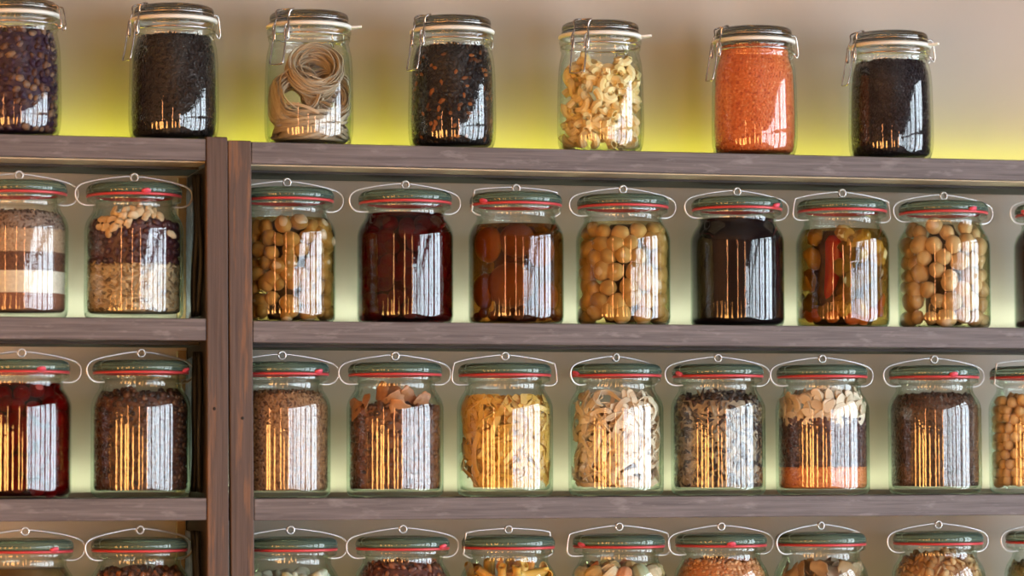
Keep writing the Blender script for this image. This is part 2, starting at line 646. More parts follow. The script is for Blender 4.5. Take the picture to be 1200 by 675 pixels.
def grain_fill(name, rin, z0, z1, size, material, flat=(1, 1, 1), density=0.95, jitter=0.25, dome=0.003, base=None, orient='rand', depth=0.5, core=None, uneven=0.0):
    """countless grains: a heap with every outer grain a little solid of its own; size = grain radius"""
    base = base or OCT
    mb = MB()
    size = float(size)
    fl = np.array(flat, float)
    fill_core(mb, rin, z0, z1 - size * 0.4, size * 0.75, dome, 1 if core else 0)
    sp = 2 * size * density
    pos, th_all = [], []
    nz = max(1, int((z1 - z0 - size) / (sp * 0.87)))
    for i in range(nz + 1):
        z = z0 + size * 0.6 + (z1 - z0 - size * 0.8) * i / max(nz, 1)
        R = float(rin(z))
        na = max(6, int(2 * PI * R / sp))
        th = (np.arange(na) + 0.5 * (i % 2)) * 2 * PI / na + RNG.normal(size=na) * jitter * sp / R * 0.6
        zz = z + RNG.normal(size=na) * jitter * sp * 0.6
        if uneven:
            zz = zz + uneven * (np.sin(th * 3 + 1.3) * 0.5 + np.sin(th * 5 + 0.4) * 0.5) * (z - z0) / (z1 - z0)
        zz = np.clip(zz, z0 + size * 0.4, None)
        rr = rin(np.clip(zz, z0, z1 + 0.02)) - size * (0.55 + RNG.random(na) * depth)
        pos.append(np.stack([rr * np.cos(th), rr * np.sin(th), zz], 1))
        th_all.append(th)
    # the top of the heap
    Rt = float(rin(z1))
    k = int((2 * Rt / sp) ** 2 * 0.9)
    q = RNG.random((k, 2)) * 2 - 1
    q = q[(q ** 2).sum(1) < 0.95] * (Rt - size)
    h = z1 + dome * (1 - (q ** 2).sum(1) / Rt ** 2) + RNG.normal(size=len(q)) * size * 0.3
    if uneven:
        ta = np.arctan2(q[:, 1], q[:, 0])
        h = h + uneven * (np.sin(ta * 3 + 1.3) * 0.5 + np.sin(ta * 5 + 0.4) * 0.5)
    pos.append(np.stack([q[:, 0], q[:, 1], h], 1))
    th_all.append(RNG.random(len(q)) * 6.28)
    pos = np.concatenate(pos)
    th = np.concatenate(th_all)
    n = len(pos)
    if orient == 'out':
        R = face_out(th) @ rand_rot(n, 0.32)
    else:
        R = rand_rot(n)
    scatter(mb, base, pos, R, size * fl * (0.8 + 0.4 * RNG.random((n, 1))))
    press(mb, rin, z0)
    return mb.mesh(name, [material, core] if core else [material])


def shell_points(rin, z0, z1, size, jitter=0.15, squash=1.0):
    """places for countable pieces that lie against the glass (camera half and both flanks)"""
    out = []
    zstep = size * 1.78 * squash
    n = max(1, int((z1 - z0 - 2 * size * squash) / zstep + 0.5))
    for i in range(n + 1):
        z = z0 + size * squash + (z1 - z0 - 2 * size * squash) * i / max(n, 1)
        R = float(rin(z)) - size
        na = int(2 * PI * R / (2 * size * 1.01))
        for j in range(na):
            th = (j + 0.5 * (i % 2)) * 2 * PI / na + RNG.normal() * jitter * 0.12
            d = ((th + PI / 2 + 0.2 + PI) % (2 * PI)) - PI
            if abs(d) < 1.95:
                out.append((th, z + RNG.normal() * jitter * size * 0.5, R - abs(RNG.normal()) * size * 0.12))
    return out


def mushroom_mesh(name, r, material, variant):
    prof = [(0, -0.88), (0.26, -0.87), (0.34, -0.76), (0.36, -0.66), (0.5, -0.66), (0.8, -0.5), (0.97, -0.16), (1.0, 0.1), (0.93, 0.42), (0.72, 0.68), (0.4, 0.83), (0, 0.87)]
    P = smooth_path([(a, b, 0) for a, b in prof], 3)
    v, f = lathe([(max(q[0], 0) * r, q[1] * r) for q in P], 20)
    rg = np.random.default_rng(variant)
    a = np.arctan2(v[:, 1], v[:, 0])
    k = 1 + 0.06 * np.sin(2 * a + rg.random() * 6) + 0.03 * np.sin(5 * a + rg.random() * 6)
    v[:, 0] *= k * (0.9 + 0.15 * rg.random())
    v[:, 1] *= k
    mb = MB()
    mb.add(v, f)
    return mb.mesh(name, material)


def lump_mesh(name, dims, material, variant, rough=0.1, freq=3.0, base=None):
    v, f = base or ICO3
    rg = np.random.default_rng(variant)
    d = np.zeros(len(v))
    for _ in range(6):
        k = rg.normal(size=3) * freq
        d += np.sin(v @ k + rg.random() * 6.28)
    v = v * (1 + rough * d[:, None] / 2.5) * np.array(dims)
    mb = MB()
    mb.add(v, f)
    return mb.mesh(name, material)


def chickpea_mesh(name, r, material):
    v, f = ICO3
    v = v * r
    d = v / np.linalg.norm(v, axis=1, keepdims=True)
    beak = np.exp(-((d - np.array([0, 0, 1])) ** 2).sum(1) / 0.12)
    crease = np.exp(-(d[:, 0] / 0.14) ** 2) * (d[:, 2] > -0.2) * 0.07
    mb = MB()
    mb.add(v * (1 + 0.22 * beak - crease)[:, None], f)
    return mb.mesh(name, material)


def cherry_mesh(name, r, material):
    prof = [(0, -0.95), (0.4, -0.92), (0.75, -0.68), (0.97, -0.2), (1.0, 0.15), (0.88, 0.55), (0.6, 0.82), (0.3, 0.9), (0.1, 0.82), (0, 0.72)]
    P = smooth_path([(a, b, 0) for a, b in prof], 3)
    mb = MB()
    mb.add(*lathe([(max(q[0], 0) * r, q[1] * r) for q in P], 20))
    return mb.mesh(name, material)


def elbow_mesh(name, material, R=0.0075, r=0.0048, arc=3.6, wall=0.0012, ridges=8, curl=0.002):
    """bent hollow pasta tube with ridges"""
    k, n = 16, 24
    t = np.linspace(-arc / 2, arc / 2, k)
    P = np.stack([R * np.cos(t), curl * t, R * np.sin(t)], 1)
    T, N, B = frames(P)
    a = np.arange(n) * 2 * PI / n

    def wallv(rad):
        rr = rad * (1 + 0.13 * np.cos(ridges * a))
        return P[:, None, :] + rr[None, :, None] * (np.cos(a)[None, :, None] * N[:, None, :] + np.sin(a)[None, :, None] * B[:, None, :])
    O, I = wallv(r), wallv(r - wall)
    V = np.concatenate([O.reshape(-1, 3), I.reshape(-1, 3)])
    io = np.arange(k * n).reshape(k, n)
    ii = io + k * n
    F = []
    for i in range(k - 1):
        F.append(np.stack([io[i], np.roll(io[i], -1), np.roll(io[i + 1], -1), io[i + 1]], 1))
        F.append(np.stack([ii[i], ii[i + 1], np.roll(ii[i + 1], -1), np.roll(ii[i], -1)], 1))
    for i in (0, k - 1):
        F.append(np.stack([io[i], np.roll(io[i], -1), np.roll(ii[i], -1), ii[i]], 1))
    mb = MB()
    mb.add(V, np.concatenate(F))
    return mb.mesh(name, material)


def penne_mesh(name, material, l=0.032, r=0.0052, wall=0.0011):
    k, n = 6, 20
    a = np.arange(n) * 2 * PI / n
    V = []
    for rad in (r, r - wall):
        for i in range(k):
            x = -l / 2 + l * i / (k - 1)
            rr = rad * (1 + 0.05 * np.cos(10 * a))
            V.append(np.stack([x + 0.8 * rad * np.cos(a), rr * np.cos(a), rr * np.sin(a)], 1))
    V = np.concatenate(V)
    io = np.arange(k * n).reshape(k, n)
    ii = io + k * n
    F = []
    for i in range(k - 1):
        F.append(np.stack([io[i], np.roll(io[i], -1), np.roll(io[i + 1], -1), io[i + 1]], 1))
        F.append(np.stack([ii[i], ii[i + 1], np.roll(ii[i + 1], -1), np.roll(ii[i], -1)], 1))
    for i in (0, k - 1):
        F.append(np.stack([io[i], np.roll(io[i], -1), np.roll(ii[i], -1), ii[i]], 1))
    mb = MB()
    mb.add(V, np.concatenate(F))
    return mb.mesh(name, material)


def shell_pasta_mesh(name, material, r=0.011):
    """ribbed pasta shell, open on one side"""
    k, n = 10, 28
    V = []
    for q in (1.0, 0.88):
        for i in range(k):
            u = -1.3 + 2.6 * i / (k - 1)
            t = np.linspace(-2.3, 2.3, n)
            rr = r * q * math.cos(u * 0.9) * (1 + 0.05 * np.cos(t * 9))
            V.append(np.stack([np.full(n, r * 1.15 * math.sin(u)), rr * np.sin(t), rr * np.cos(t)], 1))
    V = np.concatenate(V)
    io = np.arange(k * n).reshape(k, n)
    ii = io + k * n
    F = []
    for i in range(k - 1):
        A, B = io[i], io[i + 1]
        F.append(np.stack([A[:-1], A[1:], B[1:], B[:-1]], 1))
        A, B = ii[i], ii[i + 1]
        F.append(np.stack([A[:-1], B[:-1], B[1:], A[1:]], 1))
        for e in (0, n - 1):
            F.append(np.array([[io[i][e], io[i + 1][e], ii[i + 1][e], ii[i][e]]]))
    for i in (0, k - 1):
        F.append(np.stack([io[i][:-1], io[i][1:], ii[i][1:], ii[i][:-1]], 1))
    mb = MB()
    mb.add(V, np.concatenate(F))
    return mb.mesh(name, material)


def pumpkin_seed_mesh(name, material, l=0.0098, w=0.0058, t=0.0013):
    v, f = ICO3
    d = v.copy()
    w_ = w * (1 - 0.38 * d[:, 0]) * np.sqrt(np.clip(1, 0, 1))
    e = np.sqrt(d[:, 0] ** 2 + d[:, 1] ** 2)
    rim = np.exp(-((e - 0.86) / 0.07) ** 2) * 0.5
    V = np.stack([d[:, 0] * l, d[:, 1] * w_, np.sign(d[:, 2]) * t * (np.abs(d[:, 2]) ** 0.7 + rim)], 1)
    mb = MB()
    mb.add(V, f)
    return mb.mesh(name, material)


def slice_mesh(name, material, r=0.014, variant=0):
    """shrivelled dried slice: a bent wavy disc with a thick rim"""
    rg = np.random.default_rng(variant)
    v, f = ICO3
    a = np.arctan2(v[:, 1], v[:, 0])
    e = np.sqrt(v[:, 0] ** 2 + v[:, 1] ** 2)
    k = 1 + 0.12 * np.sin(3 * a + rg.random() * 6) + 0.08 * np.sin(7 * a + rg.random() * 6)
    V = np.stack([v[:, 0] * r * k, v[:, 1] * r * 0.8 * k, v[:, 2] * r * 0.13 + r * 0.22 * e * e * np.sin(2 * a + rg.random() * 6)], 1)
    mb = MB()
    mb.add(V, f)
    return mb.mesh(name, material)


def pepper_mesh(name, material, stem_mat, l=0.062, r=0.0105):
    t = np.linspace(0, 1, 20)
    P = np.stack([0.006 * np.sin(t * 2.6), 0 * t, l * (0.5 - t)], 1)
    rad = r * np.sqrt(np.clip(1 - t ** 2.2, 0, 1)) * np.minimum(1, 0.55 + t * 5)
    rad[-1] = r * 0.06
    mb = MB()
    add_tube(mb, P, rad, 18)
    return mb.mesh(name, material)


def strand_tangle(name, rin, z0, z1, count, w, t, length, material, curl=1.0, depth=0.012, top=0.0, steps=12, core=None, vert=0.5):
    """uncountable pasta strips lying in a tangle against the glass"""
    mb = MB()
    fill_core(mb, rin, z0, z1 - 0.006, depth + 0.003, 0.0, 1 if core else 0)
    for i in range(count):
        th = RNG.uniform(-PI / 2 - 2.3, -PI / 2 + 2.3)
        z = RNG.uniform(z0 + 0.004, z1)
        ang = RNG.uniform(0, PI) * vert + RNG.normal() * 0.4
        dang = RNG.normal() * curl
        rad = RNG.uniform(0.001, depth)
        ph, fq = RNG.uniform(0, 6.28), RNG.uniform(1, 3)
        P = []
        st = length * RNG.uniform(0.6, 1.2) / steps
        for s in range(steps + 1):
            zc = min(max(z, z0 + w * 0.4), z1 + top)
            R = float(rin(zc)) - w * 0.25 - rad * (1 + 0.6 * math.sin(ph + fq * s / steps * 3))
            P.append((R * math.cos(th), R * math.sin(th), zc))
            th += st * math.cos(ang) / R
            z += st * math.sin(ang)
            if z > z1 + top or z < z0 + w * 0.4:
                ang = -ang
            ang += dang / steps + RNG.normal() * 0.12
        P = smooth_path(P, 2)
        twist = RNG.uniform(-0.9, 0.9) + np.linspace(0, RNG.normal() * 1.2, len(P))
        out = P * np.array([1, 1, 0])
        out /= np.linalg.norm(out, axis=1, keepdims=True)
        N = out * np.cos(twist)[:, None] + np.array([0, 0, 1.0]) * np.sin(twist)[:, None]
        ribbons(mb, [P], w * RNG.uniform(0.8, 1.15), t, [N])
    press(mb, rin, z0)
    return mb.mesh(name, [material, core] if core else [material], smooth=False)


def nest_mesh(name, material, R, n, w, t, variant, rot, off, rin):
    """a nest of ribbon pasta wound round and round"""
    rg = np.random.default_rng(variant)
    mb = MB()
    for i in range(n):
        rr = R * rg.uniform(0.55, 1.02)
        zc = rg.uniform(-0.4, 0.4) * R
        a0, span = rg.uniform(0, 6.28), rg.uniform(4.0, 7.0)
        ta, tb = rg.normal(size=2) * 0.22
        ecc = rg.uniform(0.82, 1.0)
        s = np.linspace(0, span, 34)
        x, y = rr * np.cos(a0 + s), rr * ecc * np.sin(a0 + s)
        z = zc + ta * x + tb * y + 0.002 * np.sin(3 * s + rg.random() * 6)
        P = np.stack([x, y, z], 1)
        N = np.stack([np.cos(a0 + s) * 0.8, np.sin(a0 + s) * 0.8, np.full_like(s, rg.normal() * 0.5)], 1)
        N /= np.linalg.norm(N, axis=1, keepdims=True)
        ribbons(mb, [P], w, t, [N])
    from mathutils import Euler
    E = np.array(Euler(rot).to_matrix())
    for v in mb.v:
        v[:] = v @ E.T + np.array(off)
    press(mb, rin, 0.0064)
    return mb.mesh(name, material, smooth=False)


def liquid_mesh(name, rin, z0, z1, film, core, core_in):
    """the tinted body of liquid against the glass, cloudy further in"""
    mb = MB()
    fill_core(mb, rin, z0, z1, 0.0004, 0.0, 0, 72)
    if core:
        fill_core(mb, rin, z0 + 0.0015, z1 - 0.002, core_in, 0.0, 1, 48)
    return mb.mesh(name, [film, core] if core else [film])


# ------------------------------------------------------------------ the room
def struct(name, mb, m):
    o = link(name, mb.mesh(name, m, smooth=False))
    o['kind'] = 'structure'
    return o


WALLY = 0.168
X0, X1, Y0, H = -4.2, 1.55, -6.6, 2.95
mb = MB(); mb.add(*box(X0 - .1, X1 + .1, Y0 - .1, WALLY + .1, -.1, 0)); struct('floor', mb, M['floor'])
mb = MB(); mb.add(*box(X0 - .1, X1 + .1, Y0 - .1, WALLY + .1, H, H + .1)); struct('ceiling', mb, M['ceil'])
mb = MB(); mb.add(*box(X0 - .1, X1 + .1, WALLY, WALLY + .1, 0, H)); struct('wall_back', mb, M['wall'])
mb = MB(); mb.add(*box(X0 - .1, X0, Y0, WALLY, 0, H)); struct('wall_left', mb, M['room'])
FWIN = [(0.42, 0.92), (1.00, 1.48)]
FZ0, FZ1 = 0.55, 2.27
mb = MB()
mb.add(*box(X0 - .1, X1 + .1, Y0 - .1, Y0, 0, FZ0))
mb.add(*box(X0 - .1, X1 + .1, Y0 - .1, Y0, FZ1, H))
xs_ = [X0 - .1] + [q for w_ in FWIN for q in w_] + [X1 + .1]
for i in range(0, len(xs_), 2):
    mb.add(*box(xs_[i], xs_[i + 1], Y0 - .1, Y0, FZ0, FZ1))
struct('wall_front', mb, M['room'])
for i, (a, b) in enumerate(FWIN):
    mb = MB()
    e = 0.045
    for q0, q1, z0, z1 in ((a, a + e, FZ0, FZ1), (b - e, b, FZ0, FZ1), (a + e, b - e, FZ0, FZ0 + e), (a + e, b - e, FZ1 - e, FZ1), (a + e, b - e, 1.98, 2.02), ((a + b) / 2 - .018, (a + b) / 2 + .018, FZ0 + e, FZ1 - e)):
        mb.add(*box(q0, q1, Y0 - .08, Y0 - .02, z0, z1))
    fr = struct('window_%d' % (i + 6), mb, M['frame'])
    mb = MB()
    mb.add(*box(a + e, b - e, Y0 - .052, Y0 - .048, FZ0 + e, FZ1 - e))
    link('pane', mb.mesh('pane', M['pane'], smooth=False), fr)
WIN = [(-0.92, -0.28), (-1.66, -1.01), (-2.55, -1.76), (-4.1, -2.68), (-6.2, -4.25)]
WZ0, WZ1 = 0.55, 2.27
mb = MB()
mb.add(*box(X1, X1 + .1, Y0, WALLY, 0, WZ0))
mb.add(*box(X1, X1 + .1, Y0, WALLY, WZ1, H))
ys = [Y0] + [q for w in reversed(WIN) for q in w] + [WALLY]
for i in range(0, len(ys), 2):
    mb.add(*box(X1, X1 + .1, ys[i], ys[i + 1], WZ0, WZ1))
struct('wall_right', mb, M['room'])
for i, (a, b) in enumerate(WIN):
    mb = MB()
    e = 0.045
    mb.add(*box(X1 + .02, X1 + .08, a, a + e, WZ0, WZ1))
    mb.add(*box(X1 + .02, X1 + .08, b - e, b, WZ0, WZ1))
    mb.add(*box(X1 + .02, X1 + .08, a + e, b - e, WZ0, WZ0 + e))
    mb.add(*box(X1 + .02, X1 + .08, a + e, b - e, WZ1 - e, WZ1))
    mb.add(*box(X1 + .03, X1 + .07, a + e, b - e, 1.98, 2.02))
    mm = (a + b) / 2
    mb.add(*box(X1 + .03, X1 + .07, mm - .018, mm + .018, WZ0 + e, WZ1 - e))
    fr = struct('window_%d' % (i + 1), mb, M['frame'])
    mb = MB()
    mb.add(*box(X1 + .048, X1 + .052, a + e, b - e, WZ0 + e, WZ1 - e))
    link('pane', mb.mesh('pane', M['pane'], smooth=False), fr)

# ------------------------------------------------------------------ shelving units
S1, S2, S3 = (1.842, 1.867), (1.636, 1.661), (1.4325, 1.4575)
S4 = (1.229, 1.254)
LEFT_UP = {0: 0.002, 1: 0.002, 2: 0.001, 3: 0.001}
PX0, PXM, PX1 = -0.3590, -0.3345, -0.3055
PT = 0.0115      # the two posts, side by side
DEPTH = 0.150


def beam(x0, x1, y0, y1, z0, z1, b, lean=0.0):
    v, f = box(x0, x1, y0, y1, z0, z1, b)
    v = np.array(v)
    v[:, 0] -= lean * (v[:, 2] - 1.45)
    return v, f


LED = {}


def shelf_parts(root, x0, x1, i, z, tilt=0.0):
    z0, z1 = z
    ang = tilt
    mb = MB()
    mb.add(*box(x0 if x0 < -1 else PX1 + 0.0004 - 0.010 * (z0 - 1.45), x1 if x0 > -1 else PX0 - 0.0004 - 0.006 * (z1 - 1.45), 0, PT + 0.0003, z0, z1, 0.0012))
    mb.add(*box(x0, min(x1, -0.3592) if x0 < -1 else x1, PT + 0.0003, DEPTH, z0, z1))
    o = link('shelf', mb.mesh('shelf', M['shelf'], smooth=False), root)
    if i == 0:
        mb = MB()
        mb.add(*box(x0, x1, 0.012, 0.068, z0 - 0.0012, z0 + 0.001))  # glow from the lights below, put into the colour of a strip
        tag(link('painted_glow', mb.mesh('painted_glow', M['under'], smooth=False), o), 'pale strip of painted glow under the shelf')
        mb = MB()
        mb.add(*box(x0, x1, 0.068, 0.150, z0 - 0.004, z0 + 0.001))  # darker stripe along the rear part of the underside
        tag(link('rear_stripe', mb.mesh('rear_stripe', M['stripe'], smooth=False), o), 'dark rail under the rear of the shelf')
    elif i == 1:
        mb = MB()
        mb.add(*box(x0, x1, 0.060, 0.150, z0 - 0.003, z0 + 0.001))
        tag(link('rear_stripe', mb.mesh('rear_stripe', M['stripe'], smooth=False), o), 'dark rail under the rear of the shelf')
    if i < 4:
        mb = MB()
        mb.add(*box(x0, x1, 0.1385, 0.1400, z1, z1 + 0.0055))
        mb.add(*box(x0, x1, 0.1400, 0.1500, z1, z1 + 0.0012))
        link('light_channel', mb.mesh('light_channel', M['channel'], smooth=False), o)
        mb = MB()
        mb.add(*box(x0 + .01, x1 - .01, 0.1425, 0.1475, z1 + 0.0012, z1 + 0.0022))
        col, s = LEDC[i]
        link('light_strip', mb.mesh('light_strip', emit('led_glow', col, s), smooth=False), o)
        ld = bpy.data.lights.new('shelf_light', 'AREA')
        ld.shape = 'RECTANGLE'
        ld.size, ld.size_y = (x1 - x0) - 0.02, 0.006
        ld.color = col
        ld.energy = LEDP[i] * (x1 - x0)
        lo = bpy.data.objects.new('shelf_light', ld)
        COL.objects.link(lo)
        lo.location = ((x0 + x1) / 2, 0.145, z1 + 0.0032)
        lo.rotation_euler = (PI, 0, 0)
    return o


LEDC = [((0.76, 0.80, 0.06), 1.0), ((0.74, 0.90, 0.64), 0.9), ((0.76, 0.91, 0.58), 0.9), ((0.78, 0.86, 0.50), 0.9)]
LEDP = [0.60, 0.72, 0.66, 0.60]

ur = link('shelving_unit', None, None, (0.2, 0.075, 0))
tag(ur, 'wide dark wooden wall shelving right of the twin posts, holding most jars', 'shelving', 'wall shelving units')
ul = link('shelving_unit', None, None, (-0.9, 0.075, 0))
tag(ul, 'dark wooden wall shelving bay left of the twin posts, at the left edge', 'shelving', 'wall shelving units')


def reparent(o, root):
    o.parent = root
    o.matrix_parent_inverse = Matrix.Translation(-Vector(root.location))


def unit(root, x0, x1, post, rise, lean, far):
    for i, z in enumerate((S1, S2, S3, S4)):
        d = rise.get(i, 0.0)
        o = shelf_parts(None, x0, x1, i, (z[0] + d, z[1] + d))
        reparent(o, root)
    for n, (a, b, t) in enumerate((post, far)):
        mb = MB()
        mb.add(*beam(a, b, -0.0015, PT if n == 0 else DEPTH, 0.0, t, 0.0012, lean if n == 0 else 0))
        o = link('upright', mb.mesh('upright', M['post'], smooth=False))
        reparent(o, root)
        if n == 0:
            for zz, xx in NAILS[root.name]:
                mb = MB()
                v, f = lathe([(0, 0.0006), (0.0014, 0.0005), (0.0019, 0)], 16)
                v = v[:, [0, 2, 1]] * np.array([1, -1, 1])
                mb.add(v + np.array([xx, -0.0015, zz]), f)
                link('nail', mb.mesh('nail', M['nail']), o)


def nail_at(px, py):
    p = at(px, py, 0)
    return (p.z, p.x)


NAILS = {ur.name: [nail_at(284, 490)], ul.name: [nail_at(251, 479)]}
unit(ur, -0.3400, 1.35, (PXM + 0.0022, PX1, 1.868), {}, 0.010, (1.3506, 1.38, 1.868))
mb = MB()
mb.add(*box(-0.3585, -0.3405, PT + 0.0003, 0.164, 0.0, 1.840, 0.001))
o = link('side_panel', mb.mesh('side_panel', M['stripe'], smooth=False))
reparent(o, ul)
unit(ul, -1.6, PX0 - 0.0006, (PX0, PXM, 1.8715), LEFT_UP, 0.006, (-1.63, -1.6006, 1.8715))

# things fixed in the left bay beside the post
xs = -0.3585 - 0.0004
mb = MB()
rg = np.random.default_rng(3)
for z0, z1 in ((1.668, 1.826), (1.465, 1.622), (1.26, 1.418)):
    zz = np.linspace(z0, z1, 40)
    P = np.stack([np.full(40, xs - 0.001), 0.120 + 0.002 * np.sin(zz * 90), zz], 1)
    P[:, 0] -= 0.0008 * rg.random(40)
    N = np.tile([-1.0, 0, 0], (40, 1))
    ribbons(mb, [P], 0.076, 0.0006, [N])
o = link('foil_tape', mb.mesh('foil_tape', M['foil']))
tag(o, 'strip of crinkled grey foil tape on the left side of the posts', 'tape')
for k, (y, w, lab) in enumerate(((0.054, 0.0045, 'thicker black cable running down the left side of the posts'), (0.034, 0.003, 'thinner black cable next to the thick one, looping loosely down the posts'))):
    zz = np.linspace(1.262, 1.834, 60)
    off = 0.004 + w + (0.004 * np.abs(np.sin(zz * 21 + k)))
    segs = MB()
    for z0, z1 in ((1.668, 1.832), (1.465, 1.626), (1.26, 1.420)):
        zz = np.linspace(z0, z1, 26)
        P = np.stack([xs - w - 0.0005 - 0.002 * np.sin(zz * 23 + k) ** 2, y + 0.006 * np.sin(zz * 31 + k), zz], 1)
        add_tube(segs, P, w, 10)
    tag(link('cable', segs.mesh('cable', M['cable'])), lab, 'cable', 'cables beside the post')
# brass cable eye with a ring
p = at(225, 305, 0.1)
mb = MB()
a = np.linspace(0, 2 * PI, 20)[:-1]
add_tube(mb, np.stack([np.full(19, xs - 0.003), 0.095 + 0.0048 * np.cos(a), p.z + 0.0048 * np.sin(a)], 1), 0.0011, 8, closed=True)
mb.add(*box(xs - 0.004, xs, 0.0945, 0.0955, p.z + 0.004, p.z + 0.010))
tag(link('hook_eye', mb.mesh('hook_eye', plain('dull_brass', (0.45, 0.33, 0.14), 0.35, 0.9))), 'small dull brass ring eye on the foil beside the left post', 'hook')
mb = MB()
bx = at(211, 300, WALLY).x
for z0, z1 in ((1.664, 1.838), (1.4585, 1.632), (1.256, 1.429)):
    mb.add(*box(bx - 0.004, bx + 0.006, 0.157, WALLY - 0.0005, z0, z1, 0.0006))
tag(link('wall_batten', mb.mesh('wall_batten', M['batten'], smooth=False)), 'narrow tan wooden batten on the wall just left of the posts', 'batten')

# ------------------------------------------------------------------ jars
JY = 0.061
ROWZ = {1: S1[1], 2: S2[1], 3: S3[1], 4: S4[1]}


def place(row, px, y_base):
    z = ROWZ[row] + (LEFT_UP[row - 1] if px < 240 else 0)
    p = at(px, y_base, JY)
    return Vector((p.x, JY, z + 0.0002))


def weck_jar(row, px, yb, label, style='round', tab=None, wet=False, turn=0.085, k=None):
    k = k or (1.012 if row == 2 else 1.016)
    d = weck_meshes(k, wet)
    p = place(row, px, yb)
    root = tag(link('preserving_jar', None, None, p), label, 'jar', 'glass-lidded preserving jars with wire clips')
    link('glass_body', d['glass'], root)
    seal = link('rubber_seal', d['seal'], root)
    link('lid', d['lid'], root)
    w = link('wire_clip', bail_mesh(style, k), root, (0, 0, 0), turn)
    if tab is not None:
        ang = -PI / 2 + math.asin(max(-1, min(1, tab / 55.0)))
        link('pull_tab', d['tab'], seal, (0, 0, 0), ang + math.radians(-8))
    return p, inner_r(WECK_WET if wet else WECK_IN, k), k


def clip_meshes(k=1.0):
    if 'clip' in MESH:
        return MESH['clip']
    d = {}
    d['glass'] = jar_glass('glass_body', CLIP_OUT, CLIP_IN, M['clip_glass'], M['glass_in'], k)
    d['gasket'] = ring_mesh('rubber_gasket', 43, 50.6, 129.3 * CLIP_Z, 133.6 * CLIP_Z, M['white_rubber'], k)
    mb = MB()
    P = smooth_path([(50, 0, 142.4), (54, 0, 142.4), (59, 0, 143), (62, 0, 143.4)], 4) * S * k
    V = []
    for q, w in zip(P, np.linspace(6.5, 3.0, len(P))):
        V.append([(q[0], s * w * S, q[2] + h) for s, h in ((-1, -.0011), (1, -.0011), (1, .0011), (-1, .0011))])
    V = np.array(V)
    n = len(V)
    idx = np.arange(4 * n).reshape(n, 4)
    F = [np.stack([idx[:-1, j], idx[:-1, (j + 1) % 4], idx[1:, (j + 1) % 4], idx[1:, j]], 1) for j in range(4)] + [idx[-1:], idx[:1, ::-1]]
    mb.add(V.reshape(-1, 3), np.concatenate(F))
    d['tab'] = mb.mesh('gasket_tab', M['white_rubber'], smooth=False)
    mb = MB()
    mb.add(*lathe(scaled([(0, 131.4), (40, 131.4), (42, 133.8), (46.6, 133.8), (47.4, 135), (46.4, 136.6), (44.8, 137.2), (44.8, 137.8), (46.2, 138.6), (46.6, 141), (45.8, 144), (43.4, 146), (39.5, 146.8),
                                  (36, 145.8), (34, 144.8), (0, 144.4)], k), 96))
    mb.v[0][:, 2] *= CLIP_Z
    d['lid'] = mb.mesh('lid', M['clip_lid_glass'])
    # collar wires round neck and lid
    a = np.linspace(0, 2 * PI, 73)[:-1]
    mb = MB()
    add_tube(mb, np.stack([48.2 * np.cos(a), 48.2 * np.sin(a), np.full(72, 121 * CLIP_Z)], 1) * S * k, 1.0 * S * k, 8, closed=True)
    d['collar'] = mb.mesh('collar_wire', M['clip_wire'])
    mb = MB()
    add_tube(mb, np.stack([45.6 * np.cos(a), 45.6 * np.sin(a), np.full(72, 138 * CLIP_Z)], 1) * S * k, 0.8 * S * k, 8, closed=True)
    d['lidwire'] = mb.mesh('lid_wire', M['clip_wire'])
    # clasp at angle 0 (+x): bail over the lid edge, side loops, latch lever
    mb = MB()

    def wire(pts, r=1.0, closed=False, step=6):
        add_tube(mb, smooth_path(pts, step, closed) * S * k * np.array([1, 1, CLIP_Z]), r * S * k, 8, closed)
    for s in (-1, 1):
        wire([(38, s * 6, 147.8), (41.5, s * 9.5, 147.7), (46.8, s * 11.6, 145.8), (49.2, s * 10.4, 143.5), (49.6, s * 8.8, 138), (51.2, s * 9.6, 133), (53.2, s * 11.2, 127.5), (53.8, s * 11.6, 121),
              (53.2, s * 10.6, 115.6), (52.2, s * 9.2, 114.6)])
        wire([(52.4, s * 9.6, 129.4), (54.4, s * 8.2, 128.6), (55.4, s * 7.2, 122), (55.2, s * 7.4, 115), (53.8, s * 9.2, 112.4), (51.8, s * 10.4, 115), (51, s * 10.6, 122), (51.4, s * 10.4, 128)], 0.9, True)
    wire([(38, -6, 147.8), (37.2, 0, 148), (38, 6, 147.8)])
    d['clasp'] = mb.mesh('clasp', M['clip_wire'])
    mb = MB()
    wire([(54.8, -9.2, 124), (56.2, -9.4, 114), (58.6, -9.6, 100), (61.2, -9.6, 88.5), (61.8, -8, 86), (62, 0, 85.4), (61.8, 8, 86), (61.2, 9.6, 88.5), (58.6, 9.6, 100), (56.2, 9.4, 114), (54.8, 9.2, 124)], 1.0)
    d['lever'] = mb.mesh('latch_lever', M['clip_wire'])
    mb = MB()
    for s in (-1, 1):
        wire([(46, s * 8, 140), (50, s * 8.6, 140.6), (53.4, s * 8.6, 139), (55.6, s * 8, 131), (57, s * 7.4, 121), (56.2, s * 7, 116.6), (54, s * 7, 116.8), (52, s * 7, 120), (49, s * 8, 121)])
    wire([(57, -7.4, 120), (57.2, 0, 119.4), (57, 7.4, 120)])
    d['hinge'] = mb.mesh('hinge', M['clip_wire'])
    MESH['clip'] = d
    return d


